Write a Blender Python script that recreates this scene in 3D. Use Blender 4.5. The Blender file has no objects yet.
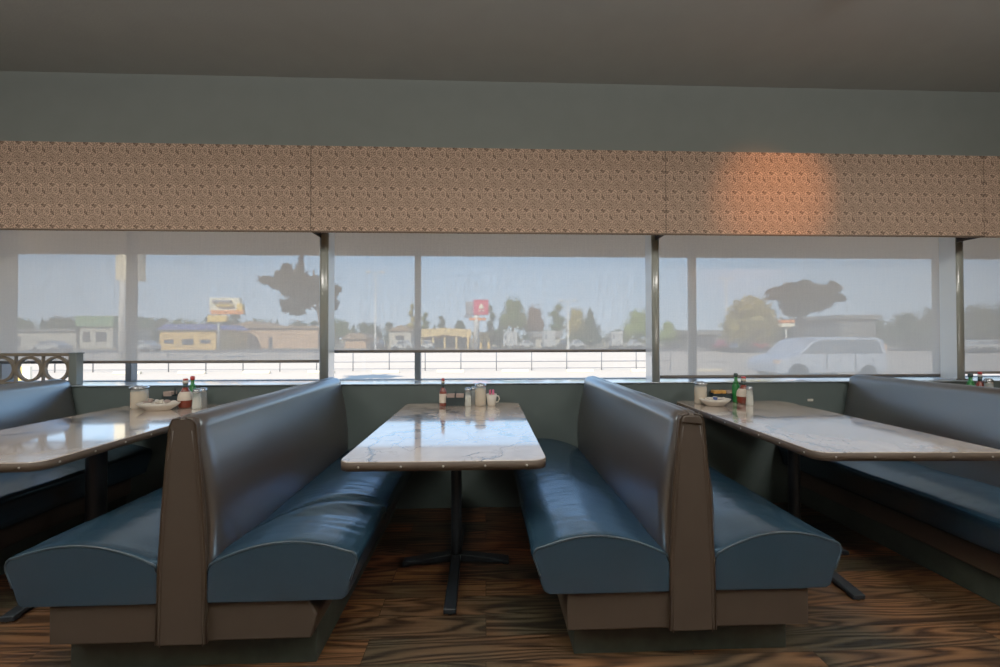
import bpy, bmesh, math, random
from mathutils import Vector, Matrix, Euler, noise
random.seed(7)
PI = math.pi
S = bpy.context.scene
COL = S.collection
S.view_settings.view_transform = 'Standard'
S.view_settings.look = 'None'
S.view_settings.exposure = 0.0
S.view_settings.gamma = 1.4
S.cycles.max_bounces = 8
S.cycles.transparent_max_bounces = 16
S.cycles.diffuse_bounces = 4
S.cycles.glossy_bounces = 4
S.cycles.sample_clamp_indirect = 4.0
S.cycles.use_denoising = True
S.cycles.caustics_reflective = False
S.cycles.caustics_refractive = False

# ------------------------------------------------------------------ camera
F = 400.0
CZ = 1.2
yaw, pitch, roll = math.atan(14.4 / F), math.atan(4.5 / F), 0.0017
cd = bpy.data.cameras.new('camera')
cam = bpy.data.objects.new('camera', cd)
COL.objects.link(cam)
cam.location = (0, 0, CZ)
cam.rotation_euler = (PI / 2 + pitch, roll, -yaw)
cd.sensor_width = 36.0
cd.lens = F / 1000 * 36.0
cd.clip_end = 1000
S.camera = cam
CR = cam.rotation_euler.to_matrix()

def at(px, py, Y):
    """survey helper: the world point at depth Y sighted in the photograph"""
    d = CR @ Vector(((px - 500) / F, -(py - 333.5) / F, -1.0))
    return Vector((0, 0, CZ)) + d * (Y / d.y)

# ------------------------------------------------------------------ materials
def lin(c):
    return tuple(((v / 255) / 12.92 if v / 255 <= 0.04045 else (((v / 255) + 0.055) / 1.055) ** 2.4) for v in c) + (1.0,)

class NT:
    def __init__(s, name):
        s.m = bpy.data.materials.new(name)
        s.m.use_nodes = True
        s.t = s.m.node_tree
        s.t.nodes.clear()
        s.out = s.n('ShaderNodeOutputMaterial')
    def n(s, typ, **kw):
        nd = s.t.nodes.new(typ)
        for k, v in kw.items():
            if k.startswith('i_'):
                nd.inputs[k[2:].replace('_', ' ')].default_value = v
            else:
                setattr(nd, k, v)
        return nd
    def l(s, a, b):
        s.t.links.new(a, b)
    def ramp(s, fac, stops):
        r = s.n('ShaderNodeValToRGB')
        e = r.color_ramp.elements
        while len(e) < len(stops):
            e.new(0.5)
        for k, (p, c) in enumerate(stops):
            e[k].position = p
            e[k].color = c if len(c) == 4 else tuple(c) + (1,)
        s.l(fac, r.inputs['Fac'])
        return r.outputs['Color']
    def coord(s, scale=(1, 1, 1), kind='Object'):
        tc = s.n('ShaderNodeTexCoord')
        mp = s.n('ShaderNodeMapping')
        mp.inputs['Scale'].default_value = scale
        s.l(tc.outputs[kind], mp.inputs['Vector'])
        return mp.outputs['Vector']
    def math(s, op, a, b=None):
        m = s.n('ShaderNodeMath', operation=op)
        for k, v in ((0, a), (1, b)):
            if v is None: continue
            if isinstance(v, (int, float)): m.inputs[k].default_value = v
            else: s.l(v, m.inputs[k])
        return m.outputs[0]

def mat(name, rgb, rough=0.5, metal=0.0, spec=0.5, vary=0.12, nscale=6.0, bump=0.0, bscale=60.0, stretch=(1, 1, 1), ior=None, coat=0.0, trans=0.0, cior=1.5, crough=0.1, tint=None):
    """a principled surface with gentle procedural colour variation and bump"""
    N = NT(name)
    p = N.n('ShaderNodeBsdfPrincipled')
    c = lin(rgb)
    co = N.coord(stretch)
    nz = N.n('ShaderNodeTexNoise', i_Scale=nscale, i_Detail=4.0)
    N.l(co, nz.inputs['Vector'])
    lo = tuple(v * (1 - vary) for v in c[:3]); hi = tuple(min(1, v * (1 + vary)) for v in c[:3])
    N.l(N.ramp(nz.outputs['Fac'], [(0.3, lo), (0.7, hi)]), p.inputs['Base Color'])
    p.inputs['Roughness'].default_value = rough
    p.inputs['Metallic'].default_value = metal
    p.inputs['Specular IOR Level'].default_value = spec
    p.inputs['Coat Weight'].default_value = coat
    if tint: p.inputs['Specular Tint'].default_value = tint + (1,)
    p.inputs['Coat IOR'].default_value = cior
    p.inputs['Coat Roughness'].default_value = crough
    p.inputs['Transmission Weight'].default_value = trans
    if ior: p.inputs['IOR'].default_value = ior
    if bump:
        n2 = N.n('ShaderNodeTexNoise', i_Scale=bscale, i_Detail=3.0)
        N.l(co, n2.inputs['Vector'])
        b = N.n('ShaderNodeBump', i_Strength=bump, i_Distance=0.01)
        N.l(n2.outputs['Fac'], b.inputs['Height'])
        N.l(b.outputs['Normal'], p.inputs['Normal'])
    N.l(p.outputs[0], N.out.inputs['Surface'])
    N.p = p
    return N.m

M = {}
M['ceiling'] = mat('ceiling_paint', (154, 157, 152), 0.9, bump=0.1, bscale=90, vary=0.03)
M['upper_wall'] = mat('upper_wall_paint', (128, 135, 130), 0.85, bump=0.05, bscale=120, vary=0.03)
M['wainscot'] = mat('wainscot_paint', (66, 78, 77), 0.7, vary=0.05)
M['post'] = mat('post_paint', (150, 154, 144), 0.4, vary=0.04, coat=1.0, cior=2.2, crough=0.2)
M['lit_side'] = mat('post_lit_side_paint', (228, 242, 255), 0.25, vary=0.03, coat=1.0, cior=2.9, crough=0.25)  # bluish white puts the window light into the colour
M['sill'] = mat('sill_laminate', (150, 162, 172), 0.35, vary=0.05, coat=1.0, cior=2.0, crough=0.15)
M['room'] = mat('room_paint', (96, 90, 80), 0.85, vary=0.05)
M['blue_vinyl'] = mat('blue_vinyl', (25, 46, 62), 0.26, spec=0.5, vary=0.12, nscale=5, bump=0.12, bscale=14, stretch=(1, 2.6, 1), ior=2.3, tint=(.5, .75, 1))
M['brown_vinyl'] = mat('brown_vinyl', (56, 45, 36), 0.29, spec=0.5, vary=0.08, nscale=4, bump=0.06, bscale=9, ior=3.1, tint=(.70, .86, 1))
M['brown_panel'] = mat('brown_end_vinyl', (56, 45, 36), 0.55, vary=0.1, nscale=7, bump=0.05, bscale=30)
M['piping'] = mat('piping_vinyl', (50, 38, 28), 0.4, vary=0.08)
M['worn'] = mat('worn_blue_piping', (40, 55, 66), 0.4, vary=0.75, nscale=7)
M['toe'] = mat('toe_laminate', (44, 50, 44), 0.6, vary=0.25, nscale=18)
M['iron'] = mat('black_iron', (34, 40, 46), 0.42, metal=0.3, vary=0.1)
M['edge'] = mat('table_edge_band', (74, 60, 48), 0.6, vary=0.2, nscale=12, stretch=(1, 1, 6))
M['nickel'] = mat('nickel', (190, 186, 176), 0.3, metal=0.8, vary=0.05)
M['steel'] = mat('brushed_steel', (190, 194, 198), 0.25, metal=0.9, vary=0.05)
M['valance_cord'] = mat('valance_cord', (120, 98, 80), 0.8)
M['seam'] = mat('dark_seam', (40, 34, 30), 0.8)

# marble tabletop
def marble():
    N = NT('marble_laminate')
    p = N.n('ShaderNodeBsdfPrincipled')
    co = N.coord((1, 1, 1))
    wz = N.n('ShaderNodeTexNoise', i_Scale=2.2, i_Detail=6.0, i_Roughness=0.6)
    N.l(co, wz.inputs['Vector'])
    mx = N.n('ShaderNodeMix', data_type='VECTOR', i_Factor=0.33)
    N.l(co, mx.inputs[4]); N.l(wz.outputs['Color'], mx.inputs[5])
    def vein(scale, w0, w1):
        v = N.n('ShaderNodeTexVoronoi', feature='DISTANCE_TO_EDGE', i_Scale=scale)
        N.l(mx.outputs[1], v.inputs['Vector'])
        return N.ramp(v.outputs['Distance'], [(0.0, (1, 1, 1)), (w0, (0.35, 0.35, 0.35)), (w1, (0, 0, 0))])
    a = vein(3.0, 0.013, 0.032)
    b = vein(7.0, 0.012, 0.028)
    nz = N.n('ShaderNodeTexNoise', i_Scale=3.0, i_Detail=2.0)
    N.l(co, nz.inputs['Vector'])
    msk = N.ramp(nz.outputs['Fac'], [(0.36, (0, 0, 0)), (0.48, (1, 1, 1))])
    f = N.math('MULTIPLY', N.math('ADD', a, N.math('MULTIPLY', b, 0.5)), msk)
    f = N.math('MINIMUM', N.math('MULTIPLY', f, 1.2), 1.0)
    cl = N.n('ShaderNodeTexNoise', i_Scale=5.0, i_Detail=5.0)
    N.l(co, cl.inputs['Vector'])
    base = N.ramp(cl.outputs['Fac'], [(0.3, lin((184, 166, 152))), (0.7, lin((226, 206, 186)))])
    m2 = N.n('ShaderNodeMix', data_type='RGBA')
    N.l(f, m2.inputs[0]); N.l(base, m2.inputs[6])
    m2.inputs[7].default_value = lin((46, 44, 54))
    N.l(m2.outputs[2], p.inputs['Base Color'])
    p.inputs['Roughness'].default_value = 0.2
    p.inputs['IOR'].default_value = 1.5
    p.inputs['Specular IOR Level'].default_value = 0.75
    p.inputs['Coat Weight'].default_value = 1.0
    p.inputs['Coat IOR'].default_value = 1.88
    p.inputs['Coat Roughness'].default_value = 0.07
    N.l(p.outputs[0], N.out.inputs['Surface'])
    return N.m
M['marble'] = marble()

# patterned valance fabric: small repeated squiggles
def valance_mat():
    N = NT('squiggle_fabric')
    p = N.n('ShaderNodeBsdfPrincipled')
    co = N.coord((1, 1, 1))
    sx = N.n('ShaderNodeSeparateXYZ'); N.l(co, sx.inputs[0])
    cb = N.n('ShaderNodeCombineXYZ')
    # seamless repeat: the motif is sampled on a torus, 105 mm across and 135 mm high
    TAU = 2 * PI
    u = N.math('MULTIPLY', N.math('ADD', sx.outputs['X'], N.math('MULTIPLY', sx.outputs['Z'], 0.40)), TAU / 0.105)
    v = N.math('MULTIPLY', sx.outputs['Z'], TAU / 0.135)
    N.l(N.math('COSINE', u), cb.inputs['X']); N.l(N.math('SINE', u), cb.inputs['Y']); N.l(N.math('COSINE', v), cb.inputs['Z'])
    vo = N.n('ShaderNodeTexVoronoi', voronoi_dimensions='4D', feature='F1', i_Scale=0.8, i_Randomness=1.0)
    N.l(cb.outputs[0], vo.inputs['Vector']); N.l(N.math('SINE', v), vo.inputs['W'])
    f = N.math('ADD', N.math('MULTIPLY', N.math('SINE', N.math('ADD', N.math('MULTIPLY', vo.outputs['Distance'], 23.0), 2.2)), 0.5), 0.5)
    fine = N.n('ShaderNodeTexNoise', i_Scale=160.0, i_Detail=2.0); N.l(co, fine.inputs['Vector'])
    f = N.math('ADD', N.math('MULTIPLY', f, 0.8), N.math('MULTIPLY', fine.outputs['Fac'], 0.25))
    c = N.ramp(f, [(0.0, lin((232, 192, 164))), (1.0, lin((66, 46, 36)))])
    N.l(c, p.inputs['Base Color'])
    p.inputs['Roughness'].default_value = 0.85
    p.inputs['Specular IOR Level'].default_value = 0.2
    N.l(p.outputs[0], N.out.inputs['Surface'])
    return N.m
M['valance'] = valance_mat()

# dark figured plank floor
def floor_mat():
    N = NT('walnut_planks')
    p = N.n('ShaderNodeBsdfPrincipled')
    co = N.coord((1, 1, 1))
    br = N.n('ShaderNodeTexBrick', i_Scale=1.0, i_Mortar_Size=0.0016, i_Mortar_Smooth=0.1, i_Bias=0.0, i_Brick_Width=1.25, i_Row_Height=0.125)
    br.offset = 0.37
    br.inputs['Color1'].default_value = (0, 0, 0, 1); br.inputs['Color2'].default_value = (1, 1, 1, 1); br.inputs['Mortar'].default_value = (0.5, 0.5, 0.5, 1)
    N.l(co, br.inputs['Vector'])
    sc = N.n('ShaderNodeVectorMath', operation='SCALE'); sc.inputs['Scale'].default_value = 9.0
    N.l(br.outputs['Color'], sc.inputs[0])
    ad = N.n('ShaderNodeVectorMath', operation='ADD')
    N.l(co, ad.inputs[0]); N.l(sc.outputs[0], ad.inputs[1])
    mp = N.n('ShaderNodeMapping'); mp.inputs['Scale'].default_value = (0.9, 12, 1)
    N.l(ad.outputs[0], mp.inputs['Vector'])
    nz = N.n('ShaderNodeTexNoise', i_Scale=0.8, i_Detail=1.5, i_Distortion=0.35); N.l(mp.outputs[0], nz.inputs['Vector'])
    rings = N.math('ADD', N.math('MULTIPLY', N.math('SINE', N.math('MULTIPLY', nz.outputs['Fac'], 95.0)), 0.5), 0.5)
    mp2 = N.n('ShaderNodeMapping'); mp2.inputs['Scale'].default_value = (3, 150, 1)
    N.l(ad.outputs[0], mp2.inputs['Vector'])
    gr = N.n('ShaderNodeTexNoise', i_Scale=1.0, i_Detail=4.0); N.l(mp2.outputs[0], gr.inputs['Vector'])
    f = N.math('ADD', N.math('MULTIPLY', rings, 0.5), N.math('MULTIPLY', gr.outputs['Fac'], 0.5))
    dark = N.ramp(f, [(0.2, lin((34, 25, 20))), (0.8, lin((120, 93, 70)))])
    pz = N.n('ShaderNodeTexNoise', i_Scale=1.3, i_Detail=1.0); N.l(ad.outputs[0], pz.inputs['Vector'])
    tint = N.ramp(pz.outputs['Fac'], [(0.38, lin((150, 172, 176))), (0.6, lin((255, 220, 190)))])
    mm = N.n('ShaderNodeMix', data_type='RGBA', blend_type='MULTIPLY', i_Factor=1.0)
    N.l(dark, mm.inputs[6]); N.l(tint, mm.inputs[7])
    m3 = N.n('ShaderNodeMix', data_type='RGBA'); N.l(br.outputs['Fac'], m3.inputs[0]); N.l(mm.outputs[2], m3.inputs[6])
    m3.inputs[7].default_value = (0.006, 0.004, 0.003, 1)
    N.l(m3.outputs[2], p.inputs['Base Color'])
    N.l(N.ramp(f, [(0, (0.5, 0.5, 0.5)), (1, (0.34, 0.34, 0.34))]), p.inputs['Roughness'])
    b = N.n('ShaderNodeBump', i_Strength=0.25, i_Distance=0.003); N.l(f, b.inputs['Height']); N.l(b.outputs[0], p.inputs['Normal'])
    N.l(p.outputs[0], N.out.inputs['Surface'])
    return N.m
M['floor'] = floor_mat()

# open weave solar shade cloth: lets part of the view through and glows softly
def shade_mat(name, openness, tcol, gcol):
    N = NT(name)
    co = N.coord((1, 1, 1))
    def stripes(scale, st):
        mp = N.n('ShaderNodeMapping'); mp.inputs['Scale'].default_value = st
        N.l(co, mp.inputs['Vector'])
        z = N.n('ShaderNodeTexNoise', i_Scale=scale, i_Detail=2.0); N.l(mp.outputs[0], z.inputs['Vector'])
        return z.outputs['Fac']
    a = stripes(1.0, (150, 1, 5)); b = stripes(1.0, (60, 1, 110)); c = stripes(1.0, (4, 1, 120))
    w = N.math('ADD', N.math('ADD', N.math('MULTIPLY', a, 0.4), N.math('MULTIPLY', b, 0.4)), N.math('MULTIPLY', c, 0.2))
    w = N.math('MULTIPLY', N.math('ADD', N.math('MULTIPLY', N.math('SUBTRACT', w, 0.5), 2.6), 1.0), openness)
    lw = N.n('ShaderNodeLayerWeight', i_Blend=0.5)   # a woven mesh closes up at slanting angles
    w = N.math('MULTIPLY', w, N.math('MAXIMUM', N.math('SUBTRACT', 1.0, N.math('MULTIPLY', lw.outputs['Facing'], 1.35)), 0.1))
    tr = N.n('ShaderNodeBsdfTransparent'); tr.inputs['Color'].default_value = (1, 1, 1, 1)
    tl = N.n('ShaderNodeBsdfTranslucent'); tl.inputs['Color'].default_value = tcol + (1,)
    df = N.n('ShaderNodeBsdfDiffuse'); df.inputs['Color'].default_value = gcol + (1,)
    ad = N.n('ShaderNodeAddShader'); N.l(tl.outputs[0], ad.inputs[0]); N.l(df.outputs[0], ad.inputs[1])
    mx = N.n('ShaderNodeMixShader'); N.l(w, mx.inputs[0]); N.l(ad.outputs[0], mx.inputs[1]); N.l(tr.outputs[0], mx.inputs[2])
    N.l(mx.outputs[0], N.out.inputs['Surface'])
    return N.m
M['shade'] = shade_mat('solar_shade_cloth', 0.225, (0.36, 0.325, 0.28), (0.25, 0.23, 0.20))

def glass_mat():
    N = NT('window_glass')
    tr = N.n('ShaderNodeBsdfTransparent'); tr.inputs['Color'].default_value = (0.96, 0.98, 0.98, 1)
    gl = N.n('ShaderNodeBsdfGlossy', i_Roughness=0.02)
    nz = N.n('ShaderNodeTexNoise', i_Scale=2.0)
    N.l(N.coord(), nz.inputs['Vector'])
    mx = N.n('ShaderNodeMixShader')
    N.l(N.math('ADD', N.math('MULTIPLY', nz.outputs['Fac'], 0.01), 0.035), mx.inputs[0])
    N.l(tr.outputs[0], mx.inputs[1]); N.l(gl.outputs[0], mx.inputs[2])
    N.l(mx.outputs[0], N.out.inputs['Surface'])
    return N.m
M['glass'] = glass_mat()

def clear_mat(name, tint=(0.9, 0.95, 0.95), amt=0.72):
    """thin clear glass or plastic vessel wall"""
    N = NT(name)
    tr = N.n('ShaderNodeBsdfTransparent'); tr.inputs['Color'].default_value = tint + (1,)
    p = N.n('ShaderNodeBsdfPrincipled'); p.inputs['Base Color'].default_value = tint + (1,); p.inputs['Roughness'].default_value = 0.08
    nz = N.n('ShaderNodeTexNoise', i_Scale=20.0); N.l(N.coord(), nz.inputs['Vector'])
    mx = N.n('ShaderNodeMixShader')
    N.l(N.math('ADD', N.math('MULTIPLY', nz.outputs['Fac'], 0.04), amt - 0.02), mx.inputs[0])
    N.l(p.outputs[0], mx.inputs[1]); N.l(tr.outputs[0], mx.inputs[2])
    N.l(mx.outputs[0], N.out.inputs['Surface'])
    return N.m
M['jar_glass'] = clear_mat('jar_glass')

# ------------------------------------------------------------------ mesh helpers
def box(bm, x0, x1, y0, y1, z0, z1):
    vs = [bm.verts.new(p) for p in ((x0, y0, z0), (x1, y0, z0), (x1, y1, z0), (x0, y1, z0), (x0, y0, z1), (x1, y0, z1), (x1, y1, z1), (x0, y1, z1))]
    for f in ((0, 3, 2, 1), (4, 5, 6, 7), (0, 1, 5, 4), (1, 2, 6, 5), (2, 3, 7, 6), (3, 0, 4, 7)):
        bm.faces.new([vs[i] for i in f])

def prism(bm, pts, y0, y1, axis='Y'):
    """extrude a 2D outline; axis Y: pts are (x,z); axis Z: pts are (x,y); axis X: pts are (y,z)"""
    def P(a, b, t):
        return {'Y': (a, t, b), 'Z': (a, b, t), 'X': (t, a, b)}[axis]
    A = [bm.verts.new(P(a, b, y0)) for a, b in pts]
    B = [bm.verts.new(P(a, b, y1)) for a, b in pts]
    n = len(pts)
    for i in range(n):
        bm.faces.new((A[i], A[(i + 1) % n], B[(i + 1) % n], B[i]))
    bm.faces.new(A[::-1]); bm.faces.new(B)

def lathe(bm, prof, n=24, cx=0, cy=0, cz=0, sx=1, sy=1, caps=True):
    rings = []
    for r, z in prof:
        rings.append([bm.verts.new((cx + sx * r * math.cos(2 * PI * k / n), cy + sy * r * math.sin(2 * PI * k / n), cz + z)) for k in range(n)])
    for a, b in zip(rings, rings[1:]):
        for k in range(n):
            bm.faces.new((a[k], a[(k + 1) % n], b[(k + 1) % n], b[k]))
    if caps:
        if prof[0][0] > 1e-4: bm.faces.new(rings[0][::-1])
        if prof[-1][0] > 1e-4: bm.faces.new(rings[-1])

def tube(bm, pts, r, n=8, closed=False):
    pts = [Vector(p) for p in pts]
    rings = []
    N = len(pts)
    for i, p in enumerate(pts):
        if closed: d = pts[(i + 1) % N] - pts[i - 1]
        else: d = pts[min(i + 1, N - 1)] - pts[max(i - 1, 0)]
        d.normalize()
        ref = Vector((0, 0, 1)) if abs(d.z) < 0.9 else Vector((0, 1, 0))
        a = d.cross(ref).normalized(); b = a.cross(d)
        rr = r[i] if isinstance(r, (list, tuple)) else r
        rings.append([bm.verts.new(p + a * rr * math.cos(2 * PI * k / n) + b * rr * math.sin(2 * PI * k / n)) for k in range(n)])
    prs = list(zip(rings, rings[1:] + ([rings[0]] if closed else [])))
    for a, b in (prs if closed else prs[:N - 1]):
        for k in range(n):
            bm.faces.new((a[k], a[(k + 1) % n], b[(k + 1) % n], b[k]))
    if not closed:
        bm.faces.new(rings[0][::-1]); bm.faces.new(rings[-1])

def obj(name, bm, m, parent=None, loc=(0, 0, 0), smooth=False, bevel=0.0, seg=2):
    me = bpy.data.meshes.new(name)
    bmesh.ops.recalc_face_normals(bm, faces=bm.faces)
    bm.to_mesh(me); bm.free()
    me.materials.append(M[m] if isinstance(m, str) else m)
    o = bpy.data.objects.new(name, me)
    COL.objects.link(o)
    o.location = loc
    if parent: o.parent = parent
    if smooth:
        for p in me.polygons: p.use_smooth = len(p.vertices) <= 4
    if bevel:
        b = o.modifiers.new('bevel', 'BEVEL'); b.width = bevel; b.segments = seg; b.limit_method = 'ANGLE'
        b.harden_normals = False
        for p in me.polygons: p.use_smooth = True
        w = o.modifiers.new('wn', 'WEIGHTED_NORMAL')
        w.keep_sharp = True
    return o

def tag(o, label=None, cat=None, group=None, kind=None):
    if label: o['label'] = label
    if cat: o['category'] = cat
    if group: o['group'] = group
    if kind: o['kind'] = kind
    return o

def empty(name, loc=(0, 0, 0), rz=0.0):
    o = bpy.data.objects.new(name, None)
    o.empty_display_size = 0.1
    COL.objects.link(o); o.location = loc; o.rotation_euler = (0, 0, rz)
    return o

def thing(name, label, cat, loc=(0, 0, 0), rz=0.0, group=None):
    return tag(empty(name, loc, rz), label, cat, group)

def copy_tree(o, parent=None):
    c = o.copy(); COL.objects.link(c)
    if parent: c.parent = parent
    for ch in list(o.children): copy_tree(ch, c)
    return c

def B(): return bmesh.new()

def mbox(name, m, x0, x1, y0, y1, z0, z1, parent=None, bevel=0.0):
    bm = B(); box(bm, x0, x1, y0, y1, z0, z1)
    return obj(name, bm, m, parent, bevel=bevel)

# ------------------------------------------------------------------ room shell
W0, W1 = 2.85, 3.38           # window wall, inner and outer face
XL, XR, YB, H = -6.0, 7.5, -3.5, 3.04
G = -0.45                     # ground level outside
def st(o): return tag(o, kind='structure')
st(mbox('floor', 'floor', XL, XR, YB, W0, -0.1, 0))
st(mbox('ceiling', 'ceiling', XL - .2, XR + .2, YB - .2, W1, H, H + 0.2))
st(mbox('wall_left', 'room', XL - 0.2, XL, YB, W1, -0.1, H))
st(mbox('wall_right', 'room', XR, XR + 0.2, YB, W1, -0.1, H))
st(mbox('wall_back', 'room', XL - .2, XR + .2, YB - 0.2, YB, -0.1, H))
bm = B(); prism(bm, [(W0, G), (W1, G), (W1, .8345), (W0 + .13, .8712), (W0, .8712)], XL, XR, 'X')
st(obj('wall_front', bm, 'wainscot'))
st(mbox('wall_front_upper', 'upper_wall', XL, XR, W0, W1, 2.12, H))
ol = bpy.data.objects['wall_front_upper']; ol.name = 'wall_front_header'
st(mbox('wall_front_left', 'upper_wall', XL, -3.9, W0, W1, 0.855, 2.12))
st(mbox('wall_front_right', 'upper_wall', 5.9, XR, W0, W1, 0.855, 2.12))
bm = B(); prism(bm, [(W0 - 0.012, .872), (W0 - .012, .88), (W0 + .13, .88), (W1 + .03, .850), (W1 + .03, .8355), (W0 + .13, .872)], -3.9, 5.9, 'X')
st(obj('trim_1', bm, 'sill', bevel=0.003))
# posts between the shades: rounded bull-nose boxes
def post(n, x0, x1, base=False):
    bm = B()
    r = (x1 - x0) / 2
    pts = [(x1, W0 + 0.12), (x0, W0 + 0.12)]
    pts += [(x0 + 0.0, W0 + 0.02)]
    k = 6
    for i in range(1, k + 1):
        a = PI + i * (PI / 2) / k
        pts.append((x0 + 0.02 + 0.02 * math.cos(a), W0 + 0.02 + 0.02 * math.sin(a)))
    for i in range(0, k + 1):
        a = 1.5 * PI + i * (PI / 2) / k
        pts.append((x1 - 0.02 + 0.02 * math.cos(a), W0 + 0.02 + 0.02 * math.sin(a)))
    prism(bm, pts, 0.88, 2.12, 'Z')
    o = obj('trim_%d' % n, bm, 'post', smooth=True)
    for xx in (x0 - .002, x1 - .0005):  # thin pale strips paint the window-lit sides of the post
        bm = B(); box(bm, xx, xx + .0025, W0 + .012, W0 + .12, 0.88, 2.12); obj('lit_side', bm, 'lit_side', o)
    return st(o)
post(2, -3.57, -3.50)
post(3, -1.169, -1.108)
post(4, 1.206, 1.262)
post(5, 3.515, 3.575)
bm = B(); box(bm, 3.49, 3.60, W0 + .0, W0 + 0.13, 0.88, 0.892)
st(obj('trim_6', bm, 'steel', bevel=0.004))

# window frames, thin mullions and panes
GY = 3.30; GK = GY / 3.1; HZ = 1.2 + 0.642 * GK
def window(n, xa, xb, muls):
    xa, xb, muls = xa * GK, xb * GK, [m * GK for m in muls]
    w = st(empty('window_%d' % n, ((xa + xb) / 2, GY, 0.88)))
    def add(name, m, x0, x1, y0, y1, z0, z1):
        o = mbox(name, m, x0, x1, y0, y1, z0, z1, bevel=0.0 if name == 'glass_pane' else 0.003)
        o.parent = w; o.matrix_parent_inverse = Matrix.Translation(w.location).inverted()
        return o
    bm = B()
    box(bm, xa - .07, xb + .07, GY - .04, GY + .04, 2.10, 2.12)
    box(bm, xa - .07, xa, GY - .05, GY + .05, 0.845, 2.12)
    box(bm, xb, xb + .07, GY - .05, GY + .05, 0.845, 2.12)
    box(bm, xa, xb, GY - .04, GY + .04, 0.845, 0.866)
    o = obj('window_frame', bm, 'frame'); o.parent = w; o.matrix_parent_inverse = Matrix.Translation(w.location).inverted()
    xs = [xa] + muls + [xb]
    for x in muls: add('mullion', 'frame', x - 0.023, x + 0.023, GY - .03, GY + .03, 0.866, 2.10)
    for a, b in zip(xs, xs[1:]): add('glass_pane', 'glass', a + 0.02, b - 0.02, GY - .002, GY + .002, 0.866, 2.10)
M['eave'] = mat('eave_paint', (244, 218, 182), 0.8, vary=0.04)
bm = B(); box(bm, -12, 13, 4.38, 4.46, 1.2 + 0.642 * 4.38 / 3.1, 2.75); box(bm, -12, 13, W1 + .002, 4.38, 2.5, 2.6)
st(obj('trim_7', bm, 'eave'))
M['frame'] = mat('window_frame_paint', (120, 126, 130), 0.45, vary=0.04)
window(1, -3.53, 3.655, [-2.655, -0.52, 1.63])
window(2, 3.80, 5.4, [])

# ------------------------------------------------------------------ roller shades
SY = 2.985
def shade(x0, x1, zb, label):
    t = thing('roller_shade', label, 'window shade', ((x0 + x1) / 2, SY, zb), group=None)
    w = (x1 - x0) / 2
    bm = B()
    vs = [bm.verts.new(p) for p in ((-w, 0, 0), (w, 0, 0), (w, 0, 2.10 - zb), (-w, 0, 2.10 - zb))]
    bm.faces.new(vs)
    obj('shade_cloth', bm, 'shade', t)
    bm = B(); prism(bm, [(0.008 * math.cos(a * PI / 6), 0.011 * math.sin(a * PI / 6)) for a in range(12)], -w, w, 'X')
    obj('hem_bar', bm, 'hem', t, smooth=True)
    bm = B(); lathe(bm, [(0.02, 0), (0.02, 2 * w - .01)], 16)
    o = obj('roller_tube', bm, 'hem', t, (-w + .005, 0, 2.07 - zb), smooth=True); o.rotation_euler = (0, PI / 2, 0); o.location.y = 0.027
    return t
M['hem'] = mat('hem_bar_paint', (98, 88, 80), 0.5, vary=0.05)
shade(-3.535, -1.14, 1.031, 'grey mesh roller shade behind the left table, stopped a little above the sill')
shade(-1.135, 1.232, 1.102, 'grey mesh roller shade behind the middle table, raised highest above the sill')
shade(1.237, 3.54, 0.905, 'grey mesh roller shade behind the right table, lowered to the sill')
shade(3.55, 5.85, 0.924, 'grey mesh roller shade at the far right edge, beyond the wide post')

# ------------------------------------------------------------------ valance boxes
VY = 2.68
for x0, x1, lab in ((-3.55, -1.158, 'brown squiggle-patterned fabric valance box above the left window shade'),
                    (-1.154, 1.231, 'brown squiggle-patterned fabric valance box above the middle window shade'),
                    (1.235, 3.506, 'brown squiggle-patterned fabric valance box above the right shade, with a warm light pool'),
                    (3.51, 5.9, 'brown squiggle-patterned fabric valance box cut off by the right edge')):
    v = thing('valance', lab, 'valance', ((x0 + x1) / 2, W0, 1.904))
    w = (x1 - x0) / 2
    bm = B()
    box(bm, -w, w, VY - W0, VY - W0 + 0.02, 0, 0.574)
    box(bm, -w, -w + 0.015, VY - W0 + .02, 0, 0.06, 0.574)
    box(bm, w - 0.015, w, VY - W0 + .02, 0, 0.06, 0.574)
    box(bm, -w + .015, w - .015, VY - W0 + .02, 0, 0.56, 0.574)
    obj('fabric_face', bm, 'valance', v, bevel=0.002)
    bm = B(); box(bm, w - .0015, w + .0045, VY - W0 + .002, -.002, 0.002, 0.57); obj('seam', bm, 'seam', v)
    bm = B(); tube(bm, [(-w + .002, VY - W0 + .0, 0.003), (w - .002, VY - W0 + .0, 0.003)], 0.006)
    obj('welt_cord', bm, 'valance_cord', v, smooth=True)

# ------------------------------------------------------------------ booths
YN, L = 1.445, 1.398
def sgn(v): return -1 if v < 0 else 1

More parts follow.
